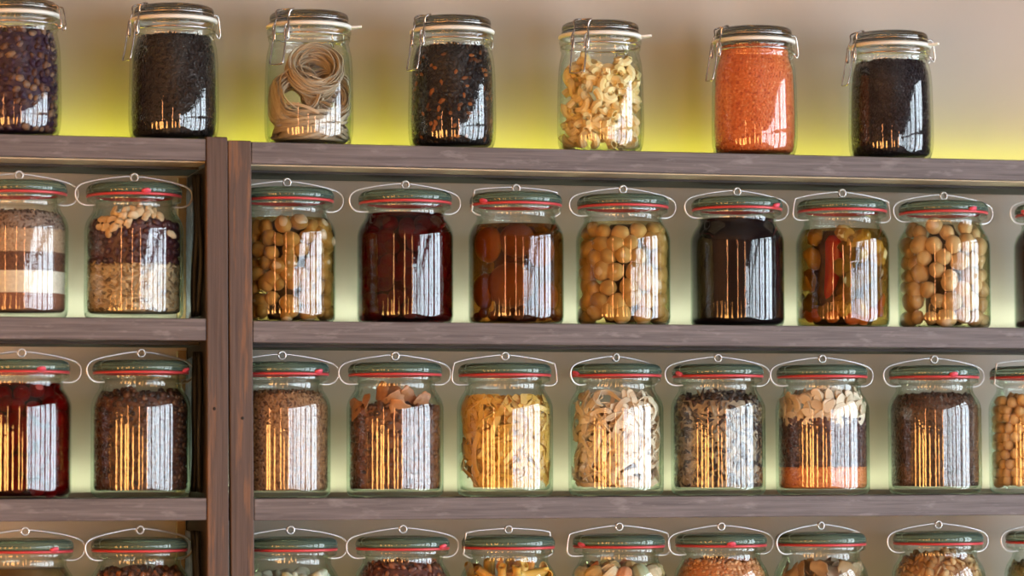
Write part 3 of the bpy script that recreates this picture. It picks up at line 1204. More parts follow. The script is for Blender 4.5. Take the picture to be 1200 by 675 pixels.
def clip_jar(px, yb, label, clasp, tab=None, k=1.0):
    """clasp and tab: turn from the direction that faces the camera, degrees"""
    d = clip_meshes()
    p = place(1, px, yb)
    root = tag(link('clip_top_jar', None, None, p), label, 'jar', 'clip-top jars on the top shelf')
    link('glass_body', d['glass'], root)
    gk = link('rubber_gasket', d['gasket'], root)
    link('lid', d['lid'], root)
    base = math.atan2(CAM.y - p.y, CAM.x - p.x)
    cw = link('collar_wire', d['collar'], root)
    link('lid_wire', d['lidwire'], root)
    ca = base + math.radians(clasp)
    cl = link('clasp', d['clasp'], root, (0, 0, 0), ca)
    link('latch_lever', d['lever'], cl)
    link('hinge', d['hinge'], root, (0, 0, 0), ca + PI)
    if tab is not None:
        link('gasket_tab', d['tab'], gk, (0, 0, 0), base + math.radians(tab))
    return p, inner_r(CLIP_IN, 1.0), 1.0


def stuff(name, data, p, label, cat):
    return tag(link(name, data, None, p), label, cat, None, 'stuff')


def pieces(name, meshes, p, spots, label, cat, group, tilt=None, scale=(0.92, 1.06)):
    for i, (th, z, R) in enumerate(spots):
        o = bpy.data.objects.new(name, meshes[i % len(meshes)])
        COL.objects.link(o)
        o.location = p + Vector((R * math.cos(th), R * math.sin(th), z))
        if tilt is None:
            o.rotation_euler = (random.uniform(0, 6.28), random.uniform(0, 6.28), random.uniform(0, 6.28))
        else:
            q = Matrix(face_out(np.array([th]))[0].tolist()) @ Matrix.Rotation(random.uniform(0, 6.28), 3, 'Z') @ Matrix.Rotation(random.uniform(-tilt, tilt), 3, 'X') @ Matrix.Rotation(random.uniform(-tilt, tilt), 3, 'Y')
            o.rotation_euler = q.to_euler()
        s = random.uniform(*scale)
        o.scale = (s, s, s)
        tag(o, label, cat, group)


F0 = 0.0080   # top of the thick glass base
FW = 0.0033

# ---- top shelf ---------------------------------------------------------------
p, rin, k = clip_jar(18, 158, 'clip-top jar of purple and tan mixed beans at the left edge of the top shelf', -110, None)
stuff('mixed_beans', grain_fill('mixed_beans', rin, 0.0064, 0.1215, 0.0055, grainy('mixed_bean_skin', [(0.025, 0.012, 0.022), (0.05, 0.022, 0.055), (0.20, 0.10, 0.06), (0.035, 0.016, 0.035), (0.045, 0.02, 0.05), (0.34, 0.20, 0.12), (0.03, 0.015, 0.03)], 0.4, noise=0.35, spec=0.2),
      (1.15, 0.8, 0.65), base=ICO1), p, 'purple and tan mixed beans in the leftmost clip-top jar', 'beans')
p, rin, k = clip_jar(203.5, 160.5, 'clip-top jar full of fine black rice, standing above the twin posts', -62, None)
stuff('black_rice', grain_fill('black_rice', rin, 0.0064, 0.1215, 0.0026, grainy('black_rice_grain', [(0.004, 0.003, 0.0035), (0.012, 0.009, 0.010), (0.034, 0.026, 0.024), (0.006, 0.005, 0.006)], 0.35, spec=0.2),
      (1.7, 0.7, 0.6)), p, 'fine black rice in the clip-top jar above the twin posts', 'rice')
p, rin, k = clip_jar(362, 167.5, 'clip-top jar holding nests of greyish ribbon pasta, only loosely filled', -38, 84)
nm = grainy('brown_pasta', [(0.46, 0.36, 0.24), (0.60, 0.48, 0.34), (0.52, 0.42, 0.29), (0.38, 0.28, 0.18)], 0.6)
for i, (dx, dy, dz, rx, ry, rz, R, lab) in enumerate((
        (0.003, -0.018, 0.090, 1.20, 0.30, -0.1, 0.033, 'brownish ribbon pasta nest on edge at the top of its jar'),
        (-0.018, -0.010, 0.056, 1.15, -0.65, 0.3, 0.034, 'brownish ribbon pasta nest leaning left in the middle of its jar'),
        (0.021, -0.006, 0.060, 1.05, 0.85, -0.3, 0.032, 'brownish ribbon pasta nest leaning right in the middle of its jar'),
        (0.012, 0.016, 0.078, 0.9, 0.5, 0.3, 0.030, 'brownish ribbon pasta nest at the back of its jar'),
        (0.002, -0.002, 0.022, 0.10, -0.10, 0.3, 0.046, 'brownish ribbon pasta nest lying flat at the bottom of its jar'))):
    o = link('pasta_nest', nest_mesh('pasta_nest', nm, R, 70, 0.0034, 0.0011, i + 1, (rx, ry, rz), (dx, dy, dz), rin), None, p)
    tag(o, lab, 'pasta', 'ribbon pasta nests in the clip-top jar')
p, rin, k = clip_jar(530, 173.5, 'clip-top jar of small black beans flecked with orange ones', -50, None)
stuff('black_beans', grain_fill('black_beans', rin, 0.0064, 0.1215, 0.0032, grainy('black_bean_skin', [(0.006, 0.005, 0.007), (0.014, 0.012, 0.016), (0.036, 0.03, 0.034), (0.008, 0.007, 0.010), (0.006, 0.005, 0.006), (0.02, 0.016, 0.018), (0.010, 0.008, 0.010), (0.008, 0.006, 0.008), (0.30, 0.10, 0.025)], 0.3, spec=0.25),
      (1.5, 0.85, 0.7)), p, 'black beans flecked with orange in the clip-top jar', 'beans')
p, rin, k = clip_jar(704, 177.5, 'clip-top jar of pale yellow curled pasta, its latch facing front', -27, 82)
em = piece('yellow_pasta', [(0.86, 0.62, 0.24), (0.91, 0.70, 0.32), (0.94, 0.77, 0.42), (0.89, 0.66, 0.28)], 0.45)
ems = [elbow_mesh('pasta_curl', em, R=0.0056, r=0.0050, arc=3.0, ridges=7, curl=0.003), elbow_mesh('pasta_curl', em, R=0.0062, r=0.0047, arc=2.8, ridges=6, curl=0.004), elbow_mesh('pasta_curl', em, R=0.0052, r=0.0046, arc=3.5, ridges=7, curl=-0.004)]
sp = shell_points(lambda z: rin(z) - 0.0032, 0.009, 0.103, 0.0071, 0.7)
sp += [(th + 0.12, z + 0.005, R - 0.011) for th, z, R in shell_points(rin, 0.008, 0.106, 0.0078, 0.8)]
sp += [(RNG.uniform(0, 6.28), 0.096 + RNG.random() * 0.010, RNG.uniform(0.006, 0.034)) for _ in range(14)]
sp += [(-2.5, 0.110, 0.034), (-1.0, 0.114, 0.036), (-0.75, 0.107, 0.038), (-2.1, 0.107, 0.036), (-1.1, 0.106, 0.030)]
pieces('pasta_curl', ems, p, sp, 'pale yellow curl of pasta in the front-latched clip-top jar', 'pasta', 'pasta curls in the clip-top jar')
p, rin, k = clip_jar(884.5, 181.5, 'clip-top jar full to the neck with bright orange lentils', -62, None)
stuff('red_lentils', grain_fill('red_lentils', rin, 0.0064, 0.135, 0.0021, grainy('red_lentil', [(0.62, 0.12, 0.03), (0.80, 0.22, 0.06), (0.72, 0.16, 0.04), (0.86, 0.30, 0.11), (0.55, 0.09, 0.025)], 0.5),
      (1, 1, 0.6)), p, 'bright orange lentils filling the clip-top jar', 'lentils')
p, rin, k = clip_jar(1044.5, 184.5, 'rightmost clip-top jar on the top shelf, full of small round black lentils', -65, 72)
stuff('black_lentils', grain_fill('black_lentils', rin, 0.0064, 0.121, 0.0025, grainy('black_lentil', [(0.006, 0.005, 0.009), (0.015, 0.012, 0.02), (0.009, 0.007, 0.012), (0.03, 0.024, 0.034)], 0.35, spec=0.2),
      (1, 1, 0.7)), p, 'small round black lentils in the rightmost clip-top jar', 'lentils')

# ---- second shelf --------------------------------------------------------------
brown_rice = grainy('brown_grain', [(0.20, 0.11, 0.07), (0.33, 0.20, 0.13), (0.26, 0.15, 0.10), (0.44, 0.30, 0.20)], 0.5)
p, rin, k = weck_jar(2, 21, 369.5, 'preserving jar with white, tan and cocoa-brown layers, cut off by the left picture edge', 'round')
layers = [(F0, 0.028, 'cocoa_powder', (0.26, 0.10, 0.06), 'reddish brown cocoa-like powder at the bottom of the layered jar', 'powder', 0.0006),
          (0.028, 0.053, 'flour', (0.80, 0.70, 0.56), 'white floury layer in the layered jar at the left edge', 'flour', 0.0006)]
for z0, z1, nm_, col, lab, cat, gs in layers:
    mb = MB()
    fill_core(mb, rin, z0 + 0.0002, z1, 0.0006, 0.0)
    stuff(nm_, mb.mesh(nm_, plain(nm_, col, 0.9, var=0.12, scale=300, bump=0.5, bscale=700)), p, lab, cat)
stuff('dark_sugar', grain_fill('dark_sugar', rin, 0.0535, 0.074, 0.0016, grainy('dark_sugar', [(0.10, 0.035, 0.02), (0.17, 0.065, 0.035), (0.13, 0.05, 0.03)], 0.6)), p, 'dark brown sugar-like band above the white layer', 'sugar')
stuff('pale_sugar', grain_fill('pale_sugar', rin, 0.0745, 0.100, 0.0016, grainy('pale_sugar', [(0.42, 0.25, 0.15), (0.55, 0.36, 0.23), (0.48, 0.30, 0.19)], 0.6)), p, 'tan grainy band above the dark band of the layered jar', 'sugar')
stuff('chocolate_flakes', grain_fill('chocolate_flakes', rin, 0.1005, 0.119, 0.0021, grainy('speckled_flake', [(0.10, 0.05, 0.035), (0.24, 0.15, 0.11), (0.34, 0.24, 0.19), (0.15, 0.08, 0.06)], 0.5), (1.3, 1, 0.5)), p,
      'speckled brown flakes on top of the layered jar', 'flakes')

p, rin, k = weck_jar(2, 156.5, 370.5, 'preserving jar with oats below and dark fruit and nuts above, left of the twin posts', 'round', 14)
stuff('rolled_oats', grain_fill('rolled_oats', rin, F0, 0.062, 0.0036, grainy('oat', [(0.30, 0.18, 0.08), (0.60, 0.42, 0.22), (0.10, 0.06, 0.03), (0.74, 0.57, 0.35), (0.16, 0.09, 0.04), (0.50, 0.33, 0.16)], 0.6),
      (1.6, 0.65, 0.4), orient='out', density=0.8), p, 'toasted oat flakes filling the bottom half of the jar', 'oats')
stuff('dried_cranberries', grain_fill('dried_cranberries', rin, 0.0632, 0.110, 0.0058, grainy('dark_berry', [(0.035, 0.012, 0.022), (0.06, 0.018, 0.03), (0.09, 0.025, 0.02), (0.045, 0.016, 0.03)], 0.35, noise=0.3),
      (1.1, 0.9, 0.7), base=ICO1, density=0.85), p, 'dark dried berries above the oat flakes', 'dried fruit')
pm = piece('peanut', [(0.66, 0.45, 0.24), (0.78, 0.58, 0.36), (0.58, 0.36, 0.18)], 0.5)
pms = [lump_mesh('nut_piece', (0.0066, 0.0046, 0.0026), pm, i, 0.22) for i in range(3)]
spots = [(-PI / 2 - 0.25 + a, z, float(rin(z)) - d) for a, z, d in ((-0.55, 0.104, .003), (-0.42, 0.112, .003), (-0.28, 0.118, .004), (-0.35, 0.103, .002), (-0.2, 0.109, .003), (-0.62, 0.113, .003), (-0.1, 0.122, .004),
         (0.25, 0.122, .004), (0.42, 0.118, .004), (0.55, 0.123, .004), (0.8, 0.117, .003), (1.05, 0.098, .001), (0.05, 0.125, .006), (0.65, 0.126, .008), (-0.5, 0.124, .006), (0.35, 0.127, .010), (-0.48, 0.098, .003), (-0.7, 0.106, .003), (-0.15, 0.115, .003), (0.1, 0.118, .003), (0.7, 0.122, .004), (-0.02, 0.108, .003))]
pieces('nut_piece', pms, p, spots, 'pale nut piece at the top of the oat and berry jar', 'nut', 'pale nuts on top of the berries', tilt=0.5)


def brine_jar(row, px, yb, label, liquid_label, piece_name, meshes, size, piece_label, cat, group, film, core, z1, style='round', tab=None, lname='brine', tilt=None, squash=0.92, core_in=0.020, jit=0.55, top=None):
    p, rin, k = weck_jar(row, px, yb, label, style, tab, wet=True)
    stuff(lname, liquid_mesh(lname, rin, FW, z1, tint(lname, film), core, 0.033 if piece_name == 'mushroom' else core_in), p, liquid_label, 'liquid')
    sp = shell_points(lambda z: rin(z) - 0.0012, FW + 0.001, top or (z1 - 0.002), size, jit, squash)
    if piece_name == 'mushroom':     # the next layer in, seen through the gaps
        sp += [(th + 0.2, z + size * 0.8, R) for th, z, R in shell_points(lambda z: rin(z) - 0.0135, FW + 0.001, (top or z1) - 0.009, size, 0.3, squash) if abs(th + PI / 2 + 0.2) < 1.5]
    pieces(piece_name, meshes, p, sp, piece_label, cat, group, tilt, (0.8, 1.12) if piece_name == 'mushroom' else (0.92, 1.06))
    return p, rin, k


murky = plain('murky_brine', (0.09, 0.055, 0.022), 0.5, var=0.2, scale=60)
mm1 = piece('olive_mushroom', [(0.36, 0.25, 0.13), (0.46, 0.33, 0.19), (0.54, 0.40, 0.25), (0.30, 0.21, 0.10)], 0.35, bump=0.1)
mm2 = piece('tan_mushroom', [(0.44, 0.31, 0.16), (0.54, 0.39, 0.22), (0.62, 0.46, 0.28), (0.40, 0.27, 0.13)], 0.35, bump=0.1)
mm3 = piece('pale_mushroom', [(0.52, 0.36, 0.21), (0.62, 0.45, 0.28), (0.70, 0.53, 0.35), (0.46, 0.31, 0.17)], 0.35, bump=0.1)
brine_jar(2, 336, 376.5, 'preserving jar of olive-brown mushrooms right beside the twin posts', 'yellow-brown brine in the mushroom jar beside the posts', 'mushroom', [mushroom_mesh('mushroom', 0.0101, mm1, i) for i in range(5)], 0.0088,
          'olive-brown button mushroom in the jar right beside the twin posts', 'mushroom', 'mushrooms in the jar beside the posts', (0.84, 0.69, 0.42), murky, 0.122, tilt=0.9)
syrup_core = plain('cherry_syrup_core', (0.05, 0.004, 0.006), 0.4)
chm = piece('cherry_skin', [(0.14, 0.012, 0.014), (0.22, 0.022, 0.022), (0.30, 0.04, 0.03)], 0.3)
brine_jar(2, 475, 377.5, 'preserving jar of dark red cherries, second from the twin posts on the upper jar shelf', 'dark red syrup in the cherry jar on the upper jar shelf', 'cherry', [cherry_mesh('cherry', 0.0098, chm)], 0.0098,
          'dark red cherry in the second jar right of the posts', 'cherry', 'cherries in the upper cherry jar', (0.40, 0.045, 0.06), syrup_core, 0.130, lname='cherry_syrup', core_in=0.02)
# halved fruit in amber syrup
p, rin, k = weck_jar(2, 605, 379, 'preserving jar of halved orange fruit in dark amber syrup, with an angular wire clip', 'angular', -42, wet=True)
amber_core = plain('amber_core', (0.10, 0.03, 0.006), 0.4, var=0.5, scale=40)
stuff('amber_syrup', liquid_mesh('amber_syrup', rin, FW, 0.119, tint('amber_syrup', (0.56, 0.33, 0.13)), amber_core, 0.030), p, 'dark amber syrup around the halved fruit', 'liquid')
pf = piece('peach_flesh', [(0.42, 0.25, 0.06), (0.52, 0.32, 0.08), (0.36, 0.19, 0.05), (0.28, 0.14, 0.04)], 0.35, nscale=40)


def peach_mesh(i):
    v, f = ICO3
    v = v.copy()
    c = v[:, 2] < 0
    v[c, 2] *= 0.28
    e = np.sqrt(v[:, 0] ** 2 + v[:, 1] ** 2)
    v[c, 2] += 0.35 * np.exp(-(e[c] / 0.35) ** 2)
    mb = MB()
    mb.add(v * np.array([0.024, 0.023, 0.016]), f)
    return mb.mesh('fruit_half', pf)


pk = peach_mesh(0)
th0 = -PI / 2 - 0.22
for a, z, dpt, s, lab in ((-0.22, 0.046, 0.0165, 1.18, 'large halved orange fruit at the lower front of the amber jar'), (-0.95, 0.095, 0.016, 0.95, 'halved orange fruit at the upper left of the amber jar'),
                          (0.75, 0.088, 0.018, 0.9, 'halved orange fruit at the upper right of the amber jar'), (0.0, 0.099, 0.020, 0.9, 'halved orange fruit at the top front of the amber jar'),
                          (-1.22, 0.040, 0.017, 0.95, 'halved orange fruit at the lower left of the amber jar'), (1.05, 0.033, 0.018, 0.85, 'halved orange fruit at the lower right of the amber jar')):
    o = link('fruit_half', pk)
    R = float(rin(z)) - dpt * s - 0.0015
    o.location = p + Vector((R * math.cos(th0 + a), R * math.sin(th0 + a), z))
    o.rotation_euler = Matrix(face_out(np.array([th0 + a]))[0].tolist()).to_euler()
    o.scale = (s, s, s)
    tag(o, lab, 'fruit', 'halved fruit in the amber jar')
hz = piece('small_berry', [(0.20, 0.10, 0.03), (0.30, 0.15, 0.04), (0.16, 0.08, 0.03)], 0.35)
sp = [(-PI / 2 - 0.2 + a, 0.0095 + 0.004 * (i % 2), float(rin(0.01)) - 0.0075) for i, a in enumerate(np.linspace(-1.3, 1.3, 9))]
pieces('berry', [cherry_mesh('berry', 0.0058, hz)], p, sp, 'small brown berry along the bottom of the amber jar', 'berry', 'berries at the bottom of the amber jar')

brine_jar(2, 730.6, 380.5, 'preserving jar of tan oval mushrooms, between the amber fruit jar and the near-black jar', 'golden brine around the tan oval mushrooms', 'mushroom', [mushroom_mesh('mushroom', 0.0113, mm2, 10 + i) for i in range(5)], 0.0099,
          'tan oval mushroom in the jar between amber fruit and near-black preserve', 'mushroom', 'mushrooms in the middle jar', (0.92, 0.81, 0.57), murky, 0.124, tilt=0.9)
p, rin, k = weck_jar(2, 864.5, 382, 'preserving jar of near-black preserve with a pink seal tab, on the upper jar shelf', 'round', 40, wet=True)
pres = plain('black_preserve', (0.004, 0.0015, 0.003), 0.6, var=0.4, scale=40, **{'Specular IOR Level': 0.05})
mb = MB()
fill_core(mb, rin, FW, 0.131, 0.0006, 0.0)
stuff('black_preserve', mb.mesh('black_preserve', pres), p, 'near-black fruit preserve filling its jar to the neck', 'preserve')

# mixed pickles
p, rin, k = weck_jar(2, 988, 383, 'preserving jar of mixed yellow pickles with one red pepper', 'wide', None, wet=True)
pcore = plain('pickle_core', (0.10, 0.06, 0.015), 0.5, var=0.5, scale=60)
stuff('pickle_brine', liquid_mesh('pickle_brine', rin, FW, 0.120, tint('pickle_brine', (0.72, 0.56, 0.29)), pcore, 0.019), p, 'yellow brine around the mixed pickles', 'liquid')
pep = pepper_mesh('red_pepper', l=0.078, r=0.0115, stem_mat=None, material=piece('pepper_skin', [(0.34, 0.014, 0.008), (0.46, 0.03, 0.012), (0.30, 0.012, 0.006)], 0.2))
o = link('red_pepper', pep)
a = -PI / 2 - 0.33 - 0.42
R = float(rin(0.07)) - 0.0122
o.location = p + Vector((R * math.cos(a), R * math.sin(a), 0.073))
o.rotation_euler = (0, math.radians(10), 0)
tag(o, 'long red pepper upright against the glass in the mixed pickle jar', 'pepper')
caul = piece('cauliflower', [(0.60, 0.44, 0.16), (0.70, 0.55, 0.24), (0.50, 0.36, 0.12)], 0.5, bump=0.6)
grn = piece('pickled_leaf', [(0.16, 0.13, 0.03), (0.24, 0.19, 0.05), (0.30, 0.20, 0.06), (0.12, 0.08, 0.02)], 0.4)
crt = piece('pickled_carrot', [(0.55, 0.16, 0.03), (0.62, 0.22, 0.05), (0.48, 0.10, 0.03)], 0.4)
cm = [lump_mesh('cauliflower', (0.014, 0.011, 0.010), caul, 30 + i, 0.2, 5) for i in range(3)]
gm = [slice_mesh('pickle_slice', grn, 0.013, 40 + i) for i in range(4)]
km = [lump_mesh('carrot_piece', (0.010, 0.008, 0.006), crt, 50 + i, 0.08) for i in range(2)]
t0 = -PI / 2 - 0.33
for (a, z) in ((0.25, 0.104), (0.55, 0.108), (0.85, 0.100), (0.05, 0.113), (-0.95, 0.110), (-1.05, 0.085), (-1.2, 0.055), (1.2, 0.085), (0.5, 0.088), (-0.05, 0.024), (0.45, 0.020)):
    pieces('cauliflower', [cm[int(z * 1000) % 3]], p, [(t0 + a, z, float(rin(z)) - 0.0125)], 'yellow pickled cauliflower piece in the mixed pickle jar', 'vegetable', 'cauliflower in the pickle jar')
sp = [(t0 + a, z, float(rin(z)) - 0.006) for a, z in ((-0.02, 0.072), (0.2, 0.056), (0.5, 0.063), (0.8, 0.070), (1.1, 0.050), (0.05, 0.042), (-0.45, 0.018), (-0.95, 0.030), (-0.05, 0.030), (0.85, 0.040), (0.2, 0.088), (-1.3, 0.03), (1.35, 0.065), (-0.95, 0.06), (0.6, 0.035), (0.1, 0.098))]
pieces('pickle_slice', gm, p, sp, 'olive-green pickle slice in the mixed pickle jar', 'vegetable', 'pickle slices in the pickle jar', tilt=0.35)
sp = [(t0 + a, z, float(rin(z)) - 0.009) for a, z in ((-0.75, 0.015), (-0.3, 0.013), (0.75, 0.016), (1.15, 0.020), (1.3, 0.032), (-1.05, 0.014), (0.2, 0.010), (0.5, 0.011), (-1.35, 0.02))]
pieces('carrot_piece', km, p, sp, 'orange pickled carrot piece low in the mixed pickle jar', 'vegetable', 'carrot in the pickle jar', tilt=0.3)

brine_jar(2, 1107, 383.5, 'preserving jar of pale round mushrooms with a pink seal tab, right of the mixed pickles', 'clear light brine around the pale round mushrooms', 'mushroom', [mushroom_mesh('mushroom', 0.0114, mm3, 20 + i) for i in range(5)], 0.0100,
          'pale round mushroom in the jar right of the mixed pickles', 'mushroom', 'mushrooms in the right-hand jar', (0.96, 0.89, 0.74), murky, 0.131, tab=23, tilt=0.9)
p, rin, k = weck_jar(2, 1243, 384, 'preserving jar of dark plum-coloured preserve, cut off by the right picture edge', 'round', -50, wet=True)
mb = MB()
fill_core(mb, rin, FW, 0.125, 0.0006, 0.0)
stuff('plum_preserve', mb.mesh('plum_preserve', plain('plum_preserve', (0.05, 0.012, 0.016), 0.6, var=0.4, scale=50, **{'Specular IOR Level': 0.05})), p, 'dark plum preserve in the jar cut off by the right edge', 'preserve')

# ---- third shelf ---------------------------------------------------------------
chm2 = piece('berry_skin', [(0.20, 0.012, 0.012), (0.30, 0.03, 0.03), (0.42, 0.06, 0.05)], 0.3)
brine_jar(3, 24, 584.5, 'preserving jar of red berries in syrup on the lower jar shelf, at the left edge', 'dark red syrup around the berries at the left edge', 'berry', [cherry_mesh('berry', 0.0092, chm2)], 0.0092,
          'red berry in the syrup jar at the left edge', 'berry', 'berries in the lower left jar', (0.50, 0.06, 0.07), syrup_core, 0.131, tab=24, lname='berry_syrup', core_in=0.02)
p, rin, k = weck_jar(3, 164.5, 584, 'preserving jar of dark dried berries, left of the posts on the lower jar shelf', 'low', 50, turn=0.3)
stuff('dried_berries', grain_fill('dried_berries', rin, F0 + 0.0008, 0.117, 0.0040, grainy('dried_berry', [(0.018, 0.008, 0.007), (0.04, 0.014, 0.011), (0.08, 0.028, 0.018), (0.15, 0.065, 0.03), (0.025, 0.010, 0.009)], 0.4, noise=0.2),
      (1.1, 0.9, 0.8), base=ICO1, uneven=0.004), p, 'dark dried berries in the jar left of the posts', 'dried fruit')
p, rin, k = weck_jar(3, 330, 584.5, 'preserving jar of fine brown seeds right beside the twin posts, lower jar shelf', 'round', 40)
stuff('flax_seeds', grain_fill('flax_seeds', rin, F0 + 0.0008, 0.121, 0.0022, grainy('flax_seed', [(0.10, 0.04, 0.02), (0.26, 0.12, 0.055), (0.16, 0.065, 0.03), (0.48, 0.27, 0.14), (0.12, 0.05, 0.025), (0.34, 0.17, 0.08)], 0.4, spec=0.3),
      (1.35, 0.85, 0.5)), p, 'fine brown seeds in the jar beside the twin posts', 'seeds')
p, rin, k = weck_jar(3, 463, 583.5, 'preserving jar of dark brown dried fruit with orange slices at the top', 'round', None)
stuff('dried_fruit', grain_fill('dried_fruit', rin, F0 + 0.002, 0.104, 0.0048, grainy('dried_fruit', [(0.03, 0.012, 0.010), (0.08, 0.028, 0.018), (0.18, 0.062, 0.03), (0.045, 0.016, 0.012), (0.28, 0.11, 0.05)], 0.45, noise=0.3),
      (1.3, 0.9, 0.6), base=ICO1, uneven=0.003), p, 'chopped dark brown dried fruit below the orange slices', 'dried fruit')
om = piece('dried_slice', [(0.22, 0.075, 0.03), (0.42, 0.18, 0.07), (0.52, 0.25, 0.11), (0.30, 0.11, 0.04)], 0.5, nscale=160, bump=1.0)
sl = [slice_mesh('dried_slice', om, 0.0135, 60 + i) for i in range(4)]
sp = [(t0 + a, z, float(rin(z)) - d) for a, z, d in ((-0.65, 0.109, .005), (0.1, 0.114, .006), (0.22, 0.104, .003), (0.45, 0.118, .006), (-0.3, 0.121, .008), (0.8, 0.112, .005), (-0.05, 0.122, .016), (-1.0, 0.103, .003))]
pieces('dried_slice', sl, p, sp, 'shrivelled orange dried slice at the top of the brown fruit jar', 'dried fruit', 'orange dried slices', tilt=0.5)
p, rin, k = weck_jar(3, 592, 582.5, 'preserving jar of tangled golden-yellow pasta strips', 'wide', None)
gy = grainy('golden_pasta', [(0.62, 0.34, 0.06), (0.78, 0.48, 0.10), (0.70, 0.41, 0.08), (0.84, 0.58, 0.20), (0.50, 0.26, 0.05)], 0.45)
stuff('golden_pasta', strand_tangle('golden_pasta', rin, F0 + 0.003, 0.118, 330, 0.0062, 0.0009, 0.05, gy, 1.4, 0.013), p, 'tangled golden-yellow pasta strips filling their jar', 'pasta')
p, rin, k = weck_jar(3, 722, 581.5, 'preserving jar of cream-coloured curled ribbon pasta', 'round', -50, turn=0.4)
cr = grainy('cream_pasta', [(0.70, 0.52, 0.35), (0.84, 0.68, 0.50), (0.90, 0.76, 0.60), (0.78, 0.61, 0.43)], 0.55)
stuff('cream_pasta', strand_tangle('cream_pasta', rin, F0 + 0.003, 0.108, 230, 0.0066, 0.0013, 0.046, cr, 2.4, 0.018, top=0.016, core=plain('pasta_shade', (0.30, 0.17, 0.08), 0.7, var=0.3, scale=120), vert=1.0), p,  # brown core: shade between the ribbons put into its colour
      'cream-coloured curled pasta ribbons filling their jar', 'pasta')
p, rin, k = weck_jar(3, 842, 581, 'preserving jar of coarse dark tea-like leaves flecked with beige', 'round', -50)
stuff('dried_leaves', grain_fill('dried_leaves', rin, F0 + 0.002, 0.116, 0.0052, grainy('dried_leaf', [(0.025, 0.015, 0.016), (0.06, 0.036, 0.032), (0.03, 0.018, 0.018), (0.14, 0.09, 0.065), (0.48, 0.38, 0.26), (0.045, 0.025, 0.022), (0.035, 0.02, 0.02), (0.26, 0.19, 0.14)], 0.45, noise=0.2),
      (1.5, 0.75, 0.25), orient='rand', density=0.72, base=ICO1, uneven=0.004), p, 'coarse dark dried leaves flecked with beige', 'dried leaves')
p, rin, k = weck_jar(3, 964.5, 580, 'preserving jar layered with orange lentils, dark beans and pale pumpkin seeds', 'round', None)
stuff('red_lentils', grain_fill('red_lentils', rin, F0, 0.033, 0.0022, grainy('orange_lentil', [(0.66, 0.20, 0.06), (0.80, 0.32, 0.12), (0.72, 0.25, 0.08), (0.58, 0.15, 0.05)], 0.5), (1, 1, 0.6), dome=0.001, uneven=0.001), p,
      'orange lentils at the bottom of the layered jar', 'lentils')
stuff('dark_beans', grain_fill('dark_beans', rin, 0.0338, 0.091, 0.0034, grainy('dark_bean', [(0.05, 0.022, 0.026), (0.09, 0.035, 0.035), (0.14, 0.06, 0.05), (0.065, 0.025, 0.03)], 0.35), (1.3, 0.9, 0.8)), p,
      'dark purple-brown beans in the middle of the layered jar', 'beans')
ps = piece('pumpkin_seed', [(0.66, 0.50, 0.34), (0.78, 0.62, 0.46), (0.82, 0.68, 0.52)], 0.45)
psm = pumpkin_seed_mesh('pumpkin_seed', ps)
sp = []
for i, z in enumerate((0.091, 0.099, 0.107, 0.114, 0.119)):
    na = 15 - i
    for j in range(na):
        a = -1.75 + 3.5 * (j + 0.5 * (i % 2)) / na
        zz = z + RNG.normal() * 0.002
        sp.append((t0 + a, zz, float(rin(zz)) - 0.0024 - 0.0012 * ((i + j) % 3)))
for _ in range(26):
    sp.append((RNG.uniform(0, 6.28), 0.118 + RNG.random() * 0.006, math.sqrt(RNG.random()) * 0.034))
pieces('pumpkin_seed', [psm], p, sp, 'pale flat pumpkin seed on top of the layered lentil jar', 'seed', 'pumpkin seeds on the layered jar', tilt=0.3)
p, rin, k = weck_jar(3, 1096, 578.5, 'preserving jar of dark brown wheat-like grains with a pink seal tab, lower jar shelf', 'round', 10)
stuff('brown_grains', grain_fill('brown_grains', rin, F0 + 0.002, 0.119, 0.0028, grainy('dark_grain', [(0.035, 0.016, 0.011), (0.075, 0.034, 0.021), (0.13, 0.062, 0.036), (0.05, 0.022, 0.014)], 0.4), (1.5, 0.8, 0.7)), p,
      'dark brown grains in the jar with a pink seal tab', 'grain')
p, rin, k = weck_jar(3, 1214, 577.5, 'preserving jar of chickpeas cut off by the right picture edge', 'angular', None)
cp = piece('chickpea', [(0.76, 0.48, 0.20), (0.86, 0.60, 0.31), (0.82, 0.54, 0.26)], 0.5)
sp = [(th, z, R - 0.0002) for th, z, R in shell_points(rin, F0 + 0.001, 0.121, 0.0068, 0.4, 0.94)]
pieces('chickpea', [chickpea_mesh('chickpea', 0.0069, cp)], p, sp, 'golden chickpea in the jar at the right picture edge', 'chickpea', 'chickpeas against the glass')
mb = MB()
fill_core(mb, rin, F0 + 0.002, 0.119, 0.0135, 0.002)
stuff('chickpea_heap', grain_fill('chickpea_heap', lambda z: rin(z) - 0.0125, F0 + 0.002, 0.118, 0.0062, grainy('chickpea_inner', [(0.60, 0.34, 0.13), (0.72, 0.45, 0.21)], 0.5), base=ICO1), p, 'golden chickpeas deeper inside the jar at the right edge', 'chickpeas')

